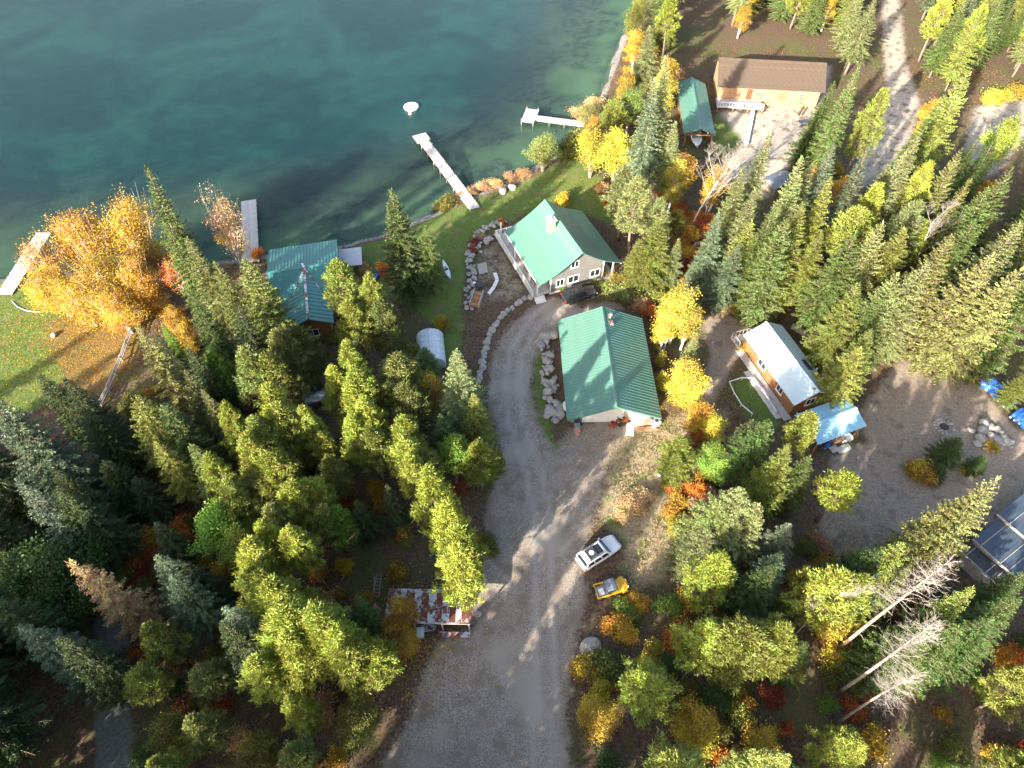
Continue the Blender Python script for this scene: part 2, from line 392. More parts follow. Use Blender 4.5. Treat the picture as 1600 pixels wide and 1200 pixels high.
# forest-floor colours come from the node material; the masks say what covers the ground where
def ground_material():
    m, nt, out = new_mat('ground_cover_soil')
    tc = N(nt, 'ShaderNodeTexCoord').outputs['Object']
    a1 = N(nt, 'ShaderNodeAttribute'); a1.attribute_name = 'mask_a'
    a2 = N(nt, 'ShaderNodeAttribute'); a2.attribute_name = 'mask_b'
    s1 = N(nt, 'ShaderNodeSeparateColor'); nt.links.new(a1.outputs['Color'], s1.inputs[0])
    s2 = N(nt, 'ShaderNodeSeparateColor'); nt.links.new(a2.outputs['Color'], s2.inputs[0])
    n_big = noise(nt, .09, 2, .6, tc); n_mid = noise(nt, .55, 3, .62, tc); n_fin = noise(nt, 3.2, 2.5, .7, tc); n_gr = noise(nt, 9., 1.5, .75, tc)
    def edge(sock, lo=.35, hi=.65, amt=.9):
        j = mth(nt, 'MULTIPLY', mth(nt, 'SUBTRACT', mth(nt, 'ADD', mth(nt, 'MULTIPLY', n_mid, .6), mth(nt, 'MULTIPLY', n_fin, .4)), .5), amt)
        gate = mth(nt, 'MULTIPLY', sock, 4., clamp=True)
        return mth(nt, 'MULTIPLY', ramp(nt, mth(nt, 'ADD', sock, j), lo, hi), gate)
    # forest floor
    soil = mixc(nt, ramp(nt, n_fin, .35, .68), (.075,.050,.038), (.17,.115,.080))
    soil = mixc(nt, ramp(nt, n_mid, .50, .66), soil, (.115,.085,.045))
    soil = mixc(nt, ramp(nt, n_gr, .60, .72), soil, (.24,.15,.07))
    moss = mixc(nt, n_gr, (.06,.075,.025), (.12,.13,.045))
    soil = mixc(nt, mth(nt, 'MULTIPLY', ramp(nt, mth(nt, 'ADD', mth(nt, 'MULTIPLY', n_big, .6), mth(nt, 'MULTIPLY', n_mid, .4)), .46, .62), .7), soil, moss)
    # grass
    gr = mixc(nt, ramp(nt, n_gr, .3, .7), (.07,.12,.026), (.14,.19,.05))
    gr = mixc(nt, ramp(nt, n_mid, .48, .66), gr, (.155,.155,.06))
    # straw
    stw = mixc(nt, ramp(nt, n_fin, .3, .7), (.36,.29,.19), (.22,.17,.10))
    stw = mixc(nt, ramp(nt, n_mid, .52, .62), stw, (.14,.16,.06))
    stw = mixc(nt, ramp(nt, n_gr, .62, .74), stw, (.52,.46,.36))
    # gravel
    gv = mixc(nt, ramp(nt, n_fin, .3, .7), (.34,.285,.235), (.245,.205,.17))
    gv = mixc(nt, ramp(nt, n_gr, .52, .70), gv, (.43,.375,.32))
    gv = mixc(nt, ramp(nt, n_gr, .48, .36), gv, (.15,.125,.105))
    gv = mixc(nt, ramp(nt, n_mid, .40, .74), gv, (.205,.158,.12))
    gv = mixc(nt, ramp(nt, n_big, .5, .62), gv, (.33,.285,.235))
    gv = mixc(nt, mth(nt, 'MULTIPLY', s2.outputs[1], .55), gv, (.40,.36,.325))
    # yard dirt
    yd = mixc(nt, ramp(nt, n_fin, .3, .7), (.33,.265,.205), (.225,.18,.14))
    yd = mixc(nt, ramp(nt, n_mid, .52, .68), yd, (.17,.14,.115)); yd = mixc(nt, ramp(nt, n_gr, .6, .72), yd, (.42,.35,.28))
    trk = mixc(nt, ramp(nt, n_fin, .3, .7), (.20,.195,.19), (.12,.125,.085))
    gold = mixc(nt, ramp(nt, n_gr, .45, .62), (.12,.085,.04), (.34,.19,.05)); gold = mixc(nt, ramp(nt, n_mid, .52, .62), gold, (.13,.12,.05))
    bed = mixc(nt, ramp(nt, n_mid, .42, .62), (.17,.18,.15), (.08,.10,.075))
    bed = mixc(nt, ramp(nt, n_big, .45, .60), bed, (.21,.25,.15))
    col = soil
    for sock, c, e in ((s1.outputs[1], gr, 1.), (s2.outputs[0], stw, 1.25), (s2.outputs[2], gold, 1.3), (s1.outputs[2], yd, 1.), (s1.outputs[0], gv, 1.15)):
        col = mixc(nt, edge(sock, amt=e), col, c)
    a3 = N(nt, 'ShaderNodeAttribute'); a3.attribute_name = 'mask_c'
    s3 = N(nt, 'ShaderNodeSeparateColor'); nt.links.new(a3.outputs['Color'], s3.inputs[0])
    pale = mixc(nt, ramp(nt, n_fin, .3, .7), (.48,.42,.35), (.33,.28,.23)); pale = mixc(nt, ramp(nt, n_mid, .50, .66), pale, (.20,.155,.11))
    col = mixc(nt, edge(a3.outputs['Alpha'], amt=.75), col, pale)
    col = mixc(nt, edge(s3.outputs[0]), col, trk)
    shore = mixc(nt, ramp(nt, n_gr, .4, .65), (.20,.185,.175), (.33,.31,.29))
    col = mixc(nt, edge(s3.outputs[1]), col, shore)
    col = mixc(nt, s3.outputs[2], col, bed)
    p = N(nt, 'ShaderNodeBsdfPrincipled'); p.inputs['Roughness'].default_value = .95; p.inputs['Specular IOR Level'].default_value = .15
    nt.links.new(col, p.inputs['Base Color'])
    bn = N(nt, 'ShaderNodeBump'); bn.inputs['Strength'].default_value = .4; bn.inputs['Distance'].default_value = .10
    hh = mth(nt, 'ADD', mth(nt, 'MULTIPLY', n_fin, .6), mth(nt, 'MULTIPLY', n_gr, .4))
    nt.links.new(hh, bn.inputs['Height']); nt.links.new(bn.outputs[0], p.inputs['Normal'])
    nt.links.new(p.outputs[0], out.inputs[0]); return m
M['ground'] = ground_material()

sd_lake = sdist(XX, YY, LAKE)
mk_shore = np.clip(1-np.abs(sd_lake+1.2)/1.6, 0, 1)*(XX < 25)
mk_bed = np.clip((WATER_Z-ZZ)/.15, 0, 1)
mask_a = np.stack([mk_grav, mk_lawn, mk_yard, np.ones_like(mk_grav)], -1)
mask_b = np.stack([mk_straw, mk_rut, mk_gold, np.ones_like(mk_grav)], -1)
mask_c = np.stack([mk_track, mk_shore, mk_bed, mk_road], -1)

ny, nx = XX.shape
fc = lambda a: (a[:-1,:-1]+a[1:,:-1]+a[:-1,1:]+a[1:,1:])/4
cls = np.zeros((ny-1, nx-1), int)
cls[fc(mk_lawn) > .5] = 2; cls[fc(mk_yard) > .5] = 3; cls[fc(mk_grav) > .5] = 1
cls[fc(mk_track) > .5] = 4; cls[fc(in_lake.astype(float)) > .5] = 5
def grid_piece(name, sel):
    iy, ix = np.nonzero(sel)
    idx = np.stack([iy*nx+ix, iy*nx+ix+1, (iy+1)*nx+ix+1, (iy+1)*nx+ix], -1)
    used, inv = np.unique(idx, return_inverse=True); inv = inv.reshape(-1)
    co = np.stack([XX.ravel()[used], YY.ravel()[used], ZZ.ravel()[used]], -1)
    me = fast_mesh(name, co, inv, 4)
    for nm, arr in (('mask_a', mask_a), ('mask_b', mask_b), ('mask_c', mask_c)):
        at = me.attributes.new(nm, 'FLOAT_COLOR', 'POINT')
        at.data.foreach_set('color', arr.reshape(-1, 4)[used].astype(np.float32).ravel())
    me.polygons.foreach_set('use_smooth', np.ones(len(iy), bool))
    return put(name, me, M['ground'], kind='structure')
def fast_mesh(name, co, loops, k):
    me = bpy.data.meshes.new(name); n = len(loops)//k
    me.vertices.add(len(co)); me.vertices.foreach_set('co', np.ascontiguousarray(co, np.float32).ravel())
    me.loops.add(len(loops)); me.loops.foreach_set('vertex_index', np.ascontiguousarray(loops, np.int32))
    me.polygons.add(n); me.polygons.foreach_set('loop_start', np.arange(0, n*k, k, dtype=np.int32))
    me.update(calc_edges=True); me.validate(); return me
for c, nm in enumerate(('ground', 'gravel_driveway', 'lawn', 'dirt_yard', 'forest_track', 'lake_bed')):
    grid_piece(nm, cls == c)

def water_material():
    m, nt, out = new_mat('lake_water')
    tc = N(nt, 'ShaderNodeTexCoord').outputs['Object']
    at = N(nt, 'ShaderNodeAttribute'); at.attribute_name = 'depth'
    d = at.outputs['Fac']
    n1 = noise(nt, .045, 4, .6, tc, .6); n2 = noise(nt, .22, 4, .6, tc, .4)
    f = mth(nt, 'ADD', mth(nt, 'MULTIPLY', n1, .7), mth(nt, 'MULTIPLY', n2, .3))
    shallow = mixc(nt, ramp(nt, f, .40, .60), (.022,.036,.036), (.052,.078,.056))
    deep = mixc(nt, ramp(nt, f, .42, .62), (.002,.022,.024), (.006,.044,.038))
    col = mixc(nt, ramp(nt, d, .6, 3.2), shallow, deep)
    b = N(nt, 'ShaderNodeBsdfPrincipled'); b.inputs['Roughness'].default_value = .12; b.inputs['IOR'].default_value = 1.33
    nt.links.new(col, b.inputs['Base Color'])
    w1 = noise(nt, 2.2, 3, .65, tc, .5); w2 = noise(nt, 6., 2, .6, tc)
    bn = N(nt, 'ShaderNodeBump'); bn.inputs['Strength'].default_value = .6; bn.inputs['Distance'].default_value = .14
    nt.links.new(mth(nt, 'ADD', w1, mth(nt, 'MULTIPLY', w2, .35)), bn.inputs['Height'])
    nt.links.new(bn.outputs[0], b.inputs['Normal'])
    tr = N(nt, 'ShaderNodeBsdfTransparent'); tr.inputs[0].default_value = (.62,.82,.80,1)
    mx = N(nt, 'ShaderNodeMixShader')
    nt.links.new(mth(nt, 'ADD', mth(nt, 'MULTIPLY', ramp(nt, d, .0, 3.), .62), .30), mx.inputs[0])
    nt.links.new(tr.outputs[0], mx.inputs[1]); nt.links.new(b.outputs[0], mx.inputs[2])
    nt.links.new(mx.outputs[0], out.inputs[0]); return m
M['water'] = water_material()
sub = 3
wx = GX[::sub]; wy = GY[::sub]; WX, WY = np.meshgrid(wx, wy); WZ = ZZ[::sub, ::sub]
near = (WZ < WATER_Z+.25) & (sdist(WX, WY, LAKE) > -4)
fsel = near[:-1,:-1] | near[1:,:-1] | near[:-1,1:] | near[1:,1:]
iy, ix = np.nonzero(fsel); mx_ = len(wx)
idx = np.stack([iy*mx_+ix, iy*mx_+ix+1, (iy+1)*mx_+ix+1, (iy+1)*mx_+ix], -1)
used, inv = np.unique(idx, return_inverse=True)
wme = fast_mesh('lake_water', np.stack([WX.ravel()[used], WY.ravel()[used], np.full(len(used), WATER_Z)], -1), inv.reshape(-1), 4)
at = wme.attributes.new('depth', 'FLOAT', 'POINT'); at.data.foreach_set('value', np.clip(WATER_Z-WZ.ravel()[used], 0, 9).astype(np.float32))
put('lake_water', wme, M['water'], kind='structure')
# ------------------------------------------------------------------ buildings
def gable(name, label, cx, cy, yaw, l, w, prof, roofmat, wallmat, wl_=None, ww=None, wallx=0., pitch=.43, rib=.05, cat='building', walls=True, base=0., ridgemat=None):
    """prof: half roof section [(0,z_ridge),...,(half width,z_eave)]; ridge along local x"""
    t = thing(name, label, cat, (cx, cy, gz(cx, cy)-.05), R(yaw))
    hw = prof[-1][0]; th = .06
    rf = MB()
    n = len(prof)
    for sg in (-1, 1):                                    # sheathing under the sheets
        top = [(sg*y, z-.045) for y, z in prof]; bot = [(sg*y, z-.045-th) for y, z in prof]
        poly = top+bot[::-1]
        rings = [[(x, y, z) for y, z in poly] for x in (-l/2+.02, l/2-.02)]
        rf.loft(rings)
    zr = prof[0][1]; dz = (prof[0][1]-prof[1][1])/(prof[1][0]-prof[0][0])
    for sg in (-1, 1):                                    # ridge cap
        rf.add([(-l/2-.03, 0, zr+.075), (l/2+.03, 0, zr+.075), (l/2+.03, sg*.24, zr+.065-dz*.24), (-l/2-.03, sg*.24, zr+.065-dz*.24),
                (-l/2-.03, 0, zr+.02), (l/2+.03, 0, zr+.02), (l/2+.03, sg*.24, zr+.012-dz*.24), (-l/2-.03, sg*.24, zr+.012-dz*.24)],
               [(0,1,2,3),(4,7,6,5),(0,4,5,1),(2,6,7,3),(0,3,7,4),(1,5,6,2)])
    roof = rf.build('roof', ridgemat or roofmat, t)
    npan = max(2, round(l/pitch)); pw = l/npan
    for sg in (-1, 1):
        pb = MB()
        top = [(sg*(y+.03*(i == n-1)), z) for i, (y, z) in enumerate(prof)]
        poly = top+[(y, z-.03) for y, z in top][::-1]
        pb.loft([[(x, y, z) for y, z in poly] for x in (.004, pw-.004)])
        pr = [(y, z+rib) for y, z in top]+[(y, z+.001) for y, z in top][::-1]
        pb.loft([[(x, y, z) for y, z in pr] for x in (.006, .065)])
        me = pb.mesh('roof_panel'); me.materials.append(roofmat)
        for k in range(npan): put('roof_panel', me, None, roof, (-l/2+k*pw, 0, 0))
    if walls:
        ww = ww or (hw-.5); wl_ = wl_ or (l-1.)
        def zat(y):
            for (y0, z0), (y1, z1) in zip(prof, prof[1:]):
                if y <= y1+1e-6: return z0+(z1-z0)*(y-y0)/(y1-y0)
        ys = sorted({0., ww}|{y for y, _ in prof if y < ww})
        sec = [(-y, zat(y)-.13) for y in ys[::-1]]+[(y, zat(y)-.13) for y in ys[1:]]
        sec = [(-ww, base)]+sec+[(ww, base)]
        wb = MB(); wb.loft([[(x+wallx, y, z) for y, z in sec] for x in (-wl_/2, wl_/2)])
        wb.build('wall', wallmat, t)
        # white fascia boards along the eaves
    return t, roof

def window(parent, face, a, z, w, h, mw=.09, wall=0., frame='white', split=2, sill=True):
    """face: 'x+','x-','y+','y-'; a = position along the wall, wall = wall plane coordinate"""
    s = 1 if face[1] == '+' else -1
    def T(p, q, d):                                       # along, up, out
        return Vector((wall+s*d, p, q)) if face[0] == 'x' else Vector((p, wall+s*d, q))
    def slab(mb, p0, p1, q0, q1, d0, d1):
        v = [T(p, q, d) for d in (d0, d1) for p, q in ((p0,q0),(p1,q0),(p1,q1),(p0,q1))]
        mb.add(v, [(0,3,2,1),(4,5,6,7),(0,1,5,4),(1,2,6,5),(2,3,7,6),(3,0,4,7)])
    fr = MB()
    slab(fr, a-w/2-mw, a+w/2+mw, z+h/2, z+h/2+mw, -.02, .06); slab(fr, a-w/2-mw, a+w/2+mw, z-h/2-mw, z-h/2, -.02, .06)
    slab(fr, a-w/2-mw, a-w/2, z-h/2, z+h/2, -.02, .06); slab(fr, a+w/2, a+w/2+mw, z-h/2, z+h/2, -.02, .06)
    for k in range(1, split): x = a-w/2+w*k/split; slab(fr, x-.035, x+.035, z-h/2, z+h/2, -.02, .05)
    o = fr.build('window', M[frame], parent)
    for k in range(split):
        pn = MB(); slab(pn, a-w/2+w*k/split+(.035 if k else 0), a-w/2+w*(k+1)/split-(.035 if k < split-1 else 0), z-h/2, z+h/2, -.01, .025)
        pn.build('pane', M['glass'], o)
    if sill:
        sb = MB(); slab(sb, a-w/2-mw-.05, a+w/2+mw+.05, z-h/2-mw-.05, z-h/2-mw, -.01, .12); sb.build('sill', M[frame], o)
    return o

# --- the large green garage
gar, gar_roof = gable('garage', 'large garage with long green ribbed metal gable roof beside the gravel drive', 11.45, 52.9, -88.7, 15.6, 10.68,
                      [(0,5.25),(5.34,2.95)], M['roof_green'], M['cream'], 13.2, 4.7, wallx=-.5)
d = MB()
for k in range(5): d.box(6.105, 6.15, -3.2, 1.3, .08+k*.46, .08+k*.46+.44)
d.build('garage_door', M['white'], gar)
fr = MB(); fr.box(6.102,6.18,-3.34,-3.21,.05,2.5).box(6.102,6.18,1.31,1.44,.05,2.5).box(6.102,6.18,-3.2,1.30,2.4,2.53)
fr.build('door_frame', M['white'], gar)
dd = MB(); dd.box(6.102,6.15,2.6,3.5,.06,2.1); o = dd.build('door', M['white'], gar)
MB().box(6.151,6.2,2.68,2.74,1.0,1.1).build('handle', M['alloy'], o)
vn = MB(); vn.lathe([(.16,0),(.16,.55),(.30,.56),(.28,.70),(.05,.78)], 12, (-6.3,.85,4.7)); vn.build('roof_vent', M['zinc'], gar)
vn = MB(); vn.box(-5.7,-4.9,.45,1.15,4.78,5.02); vn.build('roof_hatch', M['zinc'], gar, .04)
fa = MB()
for sg in (-1, 1):
    fa.box(-7.8,7.8,sg*5.38-.015,sg*5.38+.015,2.72,2.90)
    for x in (-7.82, 7.82): fa.bar((x, 0, 5.12), (x, sg*5.34, 2.82), .03, .2)
fa.build('fascia', M['roof_green'], gar)
window(gar, 'y-', 2.0, 1.6, 1.2, .9, wall=-4.7); window(gar, 'y-', -3.0, 1.6, 1.2, .9, wall=-4.7)
window(gar, 'y+', 0.0, 1.6, 1.2, .9, wall=4.7)

# --- the grey house with flared green roof
hou, hou_roof = gable('house', 'grey sided house with flared green roof, white trim and brick chimney', 6.95, 74.6, -67.8, 12.3, 12.2,
                      [(0,6.9),(2.0,5.35),(3.7,4.25),(6.1,3.2)], M['roof_green'], M['siding'], 10.6, 4.0, wallx=-.1, pitch=.5, rib=.025)
ch = MB(); ch.box(-1.55,-.55,-1.75,-.85,4.6,7.5); c_ = ch.build('chimney', M['brick'], hou, .02)
MB().box(-1.7,-.4,-1.9,-.7,7.5,7.62).build('chimney_cap', M['concrete'], c_, .02)
MB().lathe([(.14,7.62),(.14,7.95),(.2,7.96),(.03,8.08)], 10, (-1.2,-1.3,0)).build('flue', M['zinc'], c_)
MB().lathe([(.12,7.62),(.12,7.8)], 10, (-.75,-1.3,0)).build('flue', M['zinc'], c_)
WX_ = 5.2
window(hou, 'x+', -2.55, 1.75, 1.0, 1.1, wall=WX_); window(hou, 'x+', -.55, 1.75, 1.5, 1.05, wall=WX_)
window(hou, 'x+', 2.75, 1.75, 1.35, 1.05, wall=WX_); window(hou, 'x+', -.5, 4.35, 1.0, .95, wall=WX_)
for x in (-3.5,-1.2,1.2,3.5): window(hou, 'y-', x, 1.8, 1.1, 1.2, wall=-4.0)
for x in (-3.0,0,3.0): window(hou, 'y+', x, 1.8, 1.1, 1.1, wall=4.0)
tr = MB(); tr.box(5.19,5.26,-4.06,-3.9,0,4.0).box(5.19,5.26,3.9,4.06,0,4.0).box(5.19,5.25,-4.0,4.0,.05,.3)
tr.build('corner_trim', M['white'], hou)
sd = MB()
for k in range(16): sd.box(5.2,5.222,-3.9,3.9,.32+k*.235,.32+k*.235+.2) if .32+k*.235 < 3.9 else None
fx = MB()
for sg in (-1, 1): fx.box(-6.15,6.15,sg*6.15-.02,sg*6.15+.02,2.94,3.13)
fx.build('gutter', M['white'], hou)
dk = MB(); dk.box(-8.6,5.4,-6.7,-4.02,.55,.7).box(-8.6,-5.42,-4.02,6.2,.55,.7); dk.build('deck', M['wood'], hou)
for x in (-8.3,-5.6,-2.9,-.2,2.5,5.1): MB().box(x-.08,x+.08,-5.95,-5.79,0,3.05).build('porch_post', M['white'], hou)
for x in (-4.6,-1.5,1.6,4.9): MB().box(x-.08,x+.08,5.62,5.78,0,3.12).build('porch_post', M['white'], hou)
MB().box(-5.3,5.4,4.02,6.0,.2,.34).build('porch_floor', M['wood'], hou)
def railing(parent, pts, z0, z1, gap=.28, m='white'):
    rb = MB()
    for a, b in zip(pts, pts[1:]):
        a = Vector(a); b = Vector(b); L = (b-a).length
        rb.bar((a.x,a.y,z1), (b.x,b.y,z1), .09, .06); rb.bar((a.x,a.y,z0+.1), (b.x,b.y,z0+.1), .05, .05)
        n = int(L/gap)
        for k in range(n+1):
            p = a+(b-a)*k/max(1, n); rb.bar((p.x,p.y,z0), (p.x,p.y,z1), .05 if k % 6 else .1)
    return rb.build('railing', M[m], parent)
railing(hou, [(5.3,-6.6),(-8.5,-6.6),(-8.5,6.1),(-5.5,6.1)], .7, 1.65)
st = MB()
for k in range(3): st.box(5.42+k*.3,5.72+k*.3,-6.4,-5.0,0,.5-k*.16)
st.build('steps', M['white'], hou)
st = MB(); st.box(5.42,6.9,4.3,5.9,0,.3).box(6.9,7.3,4.3,5.9,0,.15); st.build('side_porch', M['white'], hou)

# --- the pale blue roofed cabin and its carport
cab, cab_roof = gable('cabin', 'brown timber cabin with pale sky blue metal roof above a curved retaining wall', 33.62, 53.76, -72.4, 11.68, 5.46,
                      [(0,4.05),(2.73,2.5)], M['roof_pale'], M['log'], 10.8, 2.2, pitch=.6, rib=.02)
for x, y in ((-1.2,-1.1),):
    MB().box(x-.5,x+.5,y-.35,y+.35,0,.12).build('skylight', M['roof_grey'], cab, loc=None)
# the two roof lights follow the slope
def on_slope(parent, nm, x, y, w, d, h, m, zr=4.05, k=(4.05-2.5)/2.73, child=None):
    s = 1 if y > 0 else -1
    Mx = Matrix.Translation((x, y, zr-k*abs(y)+.01)) @ Matrix.Rotation(-s*math.atan(k), 4, 'X')
    o = MB().box(-w/2,w/2,-d/2,d/2,-.08,h,Mx).build(nm, M[m], parent, .02)
    if child: MB().box(-w/2+.1,w/2-.1,-d/2+.1,d/2-.1,h-.001,h+.02,Mx).build(child, M['glass'], o)
    return o
for ob in list(cab.children):
    if ob.name.startswith('skylight'): bpy.data.objects.remove(ob)
on_slope(cab, 'solar_panel', -.8, -1.3, 1.0, .8, .08, 'roof_grey')
on_slope(cab, 'skylight', 1.4, 1.45, 1.6, .75, .14, 'plastic_dark', child='pane')
MB().tube([(2.5,2.0,2.7),(2.5,2.0,3.8)], .09, 8).build('flue', M['alloy'], cab)
window(cab, 'y-', 2.6, 1.5, 1.0, .9, wall=-2.33); window(cab, 'y-', -1.5, 1.5, 1.4, .9, wall=-2.33); window(cab, 'x+', 0, 1.7, 1.1, 1.0, wall=5.4)
lg = MB()
for k in range(7): lg.tube([(-5.42,-2.22,.2+k*.34),(5.45,-2.22,.2+k*.34)], .12, 6)
lg.build('log_course', M['log'], cab)
dk = MB(); dk.box(-7.4,-5.41,-3.2,2.2,.5,.65).box(-5.4,6.2,-3.5,-2.5,.2,.3); dk.build('deck', M['wood'], cab)
railing(cab, [(-5.5,-3.1),(-7.3,-3.1),(-7.3,2.1)], .65, 1.55, .5, 'wood2')
wk = MB(); wk.box(-2.0,5.6,-4.2,-3.51,0,.14); wk.build('walkway', M['concrete'], cab)
car_, car_roof = gable('carport', 'open carport with pale blue metal roof beside the brown timber cabin', 36.2, 45.1, 22.3, 6.7, 4.3,
                       [(0,3.35),(2.15,2.6)], M['roof_blue'], M['log'], pitch=.6, rib=.02, cat='carport', walls=False)
for x in (-2.9, 0, 2.9):
    for y in (-1.8, 1.8): MB().box(x-.07,x+.07,y-.07,y+.07,0,2.62).build('post', M['log'], car_)
MB().box(-3.1,3.1,-1.86,-1.74,2.45,2.6).build('beam', M['log'], car_); MB().box(-3.1,3.1,1.74,1.86,2.45,2.6).build('beam', M['log'], car_)

# curved retaining wall behind the cabin, course by course
rw = thing('retaining_wall', 'low curved timber retaining wall behind the pale blue roofed cabin', 'wall')
rp = [P(u, v) for u, v in ((1236,512),(1256,524),(1274,540),(1288,556),(1298,574),(1302,594))]
for k in range(3):
    for a, b in zip(rp, rp[1:]):
        MB().bar((a.x,a.y,.12+k*.25), (b.x,b.y,.12+k*.25), .42-.02*k, .23).build('timber', M['wood2'], rw)

# --- lakeside cabin with a crossed teal roof
lc = (P(473,406,3.6)+P(473,410,3.6))/2
LCY = 13.0
e0 = P(420,390,3.0); e1 = P(526,374,3.0); r0 = P(424,424,4.5); r1 = P(530,409,4.5)
ax = (e1-e0).to_2d().normalized(); LCYAW = math.degrees(math.atan2(ax.y, ax.x)); LCL = (e1-e0).length
nrm = Vector((-ax.y, ax.x)); LHW = abs(((e0+e1)/2-(r0+r1)/2).to_2d().dot(nrm)); lcc = (r0+r1).to_2d()/2
lcc = lcc+ax*(((e0+e1).to_2d()/2-lcc).dot(ax))
lak, lak_roof = gable('lakeside_cabin', 'lakeside cabin with crossed teal metal roof half hidden by conifers', lcc.x, lcc.y, LCYAW, LCL, 2*LHW,
                      [(0,4.5),(LHW,3.0)], M['roof_green2'], M['log'], pitch=.42)
cx0 = P(478,455,4.4).to_2d()-lcc; cxx = cx0.dot(ax)
# cross wing: ridge along local -y
wing = MB(); yw = -LHW-3.4; hwg = 2.9; zz0 = 4.46
for sg in (-1, 1):
    poly = [(cxx, zz0), (cxx+sg*hwg, 3.1), (cxx+sg*hwg, 3.0), (cxx, zz0-.1)]
    wing.loft([[(x, y, z) for x, z in poly] for y in (yw, -.15)])
wg = wing.build('wing_roof', M['roof_green2'], lak)
npn = 14; pw = (abs(yw)-.3)/npn
for sg in (-1, 1):
    pb = MB(); top = [(cxx+sg*.02, zz0+.03), (cxx+sg*(hwg+.04), 3.1+.03)]
    pl = top+[(x, z-.025) for x, z in top][::-1]; pb.loft([[(x, y, z) for x, z in pl] for y in (.004, pw-.004)])
    pr = [(x, z+.05) for x, z in top]+[(x, z+.001) for x, z in top][::-1]; pb.loft([[(x, y, z) for x, z in pr] for y in (.006, .065)])
    me = pb.mesh('roof_panel'); me.materials.append(M['roof_green2'])
    for k in range(npn): put('roof_panel', me, None, wg, (0, yw+k*pw, 0))
rc = MB(); rc.bar((cxx,yw,zz0+.09), (cxx,-.4,zz0+.09), .3, .05); rc.build('ridge_cap', M['zinc'], lak)
for sg in (-1, 1): MB().bar((cxx,-.2,zz0+.10), (cxx+sg*2.4,-LHW*.86,3.3), .22, .05).build('valley_flashing', M['zinc'], lak)
MB().bar((cxx-.25,.95,4.35), (cxx,-.1,4.62), .25, .12).build('ridge_vent', M['white'], lak)
ww_ = MB(); ww_.loft([[(x, y, z) for x, z in ((cxx-2.4,0),(cxx-2.4,3.2),(cxx,4.3),(cxx+2.4,3.2),(cxx+2.4,0))] for y in (yw+.5,-LHW+.6)]); ww_.build('wing_wall', M['log'], lak)
window(lak, 'y-', cxx, 1.6, 1.3, 1.0, wall=yw+.5); window(lak, 'x+', 0, 1.7, 1.2, 1.0, wall=LCL/2-.5)
an = thing('lean_to', 'small lean-to with flat grey sheet roof beside the lakeside cabin', 'shed', P(552,432), R(LCYAW-4))
a_ = MB(); a_.box(-1.6,1.6,-.3,3.4,2.2,2.28); ar = a_.build('roof', M['roof_grey'], an)
for k in range(9): MB().box(-1.6+k*.355,-1.6+k*.355+.05,-.3,3.4,2.281,2.32).build('seam', M['roof_grey'], ar)
for x in (-1.5,1.5):
    for y in (-.2,3.3): MB().box(x-.06,x+.06,y-.06,y+.06,0,2.2).build('post', M['wood2'], an)
MB().box(-1.5,1.5,3.26,3.34,.3,1.6).build('back_board', M['wood2'], an)

# --- shed with rusty sheets
SH = (-7.85,23.75)
shd = thing('tin_shed', 'low shed with flat rusty corrugated iron roof beside the drive', 'shed', (SH[0],SH[1],gz(*SH)), R(-.7))
base_ = MB(); base_.box(-3.98,3.98,-1.62,1.62,2.30,2.36); sr = base_.build('roof', M['zinc'], shd)
xs = -3.97; i = 0
r2 = random.Random(3)
while xs < 3.9:
    w_ = min(r2.uniform(.55,.78), 3.97-xs)
    sheet = MB(); nn = 10
    y0 = -1.62+r2.uniform(0,.25); y1 = 1.62-r2.choice((0,.45,.5,.1)); zb = 2.385+.022*(i % 2)
    for k in range(nn):
        xa = xs+w_*k/nn; xb = xs+w_*(k+1)/nn
        za = zb+(.025 if k % 2 else 0); zb2 = zb+(.025 if (k+1) % 2 else 0)
        sheet.add([(xa,y0,za),(xb,y0,zb2),(xb,y1,zb2),(xa,y1,za)], [(0,1,2,3)])
    sheet.build('iron_sheet', M['rusty' if r2.random() < .72 else 'zinc'], sr)
    xs += w_*.97; i += 1
for x in (-3.8,-1.3,1.3,3.8):
    for y in (-1.5,1.5): MB().box(x-.07,x+.07,y-.07,y+.07,0,2.3).build('post', M['wood2'], shd)
MB().box(-3.8,3.8,1.46,1.54,.0,2.29).build('back_wall', M['wood2'], shd)
for y in (-1.57,1.57): MB().box(-3.95,3.95,y-.04,y+.04,2.15,2.30).build('beam', M['wood2'], shd)
MB().box(-3.86,-3.78,-1.5,1.45,0,2.29).build('side_wall', M['wood2'], shd)
MB().box(-4.0,4.0,1.3,1.66,2.43,2.45).build('edge_flashing', M['zinc'], shd); MB().box(-4.02,-3.85,-1.62,1.29,2.43,2.45).build('edge_flashing', M['zinc'], shd)
MB().box(1.0,3.9,-2.25,-1.75,.5,.56).build('bench_top', M['zinc'], shd)
for x in (1.1,2.4,3.8): MB().box(x-.04,x+.04,-2.1,-1.9,0,.5).build('bench_leg', M['wood2'], shd)

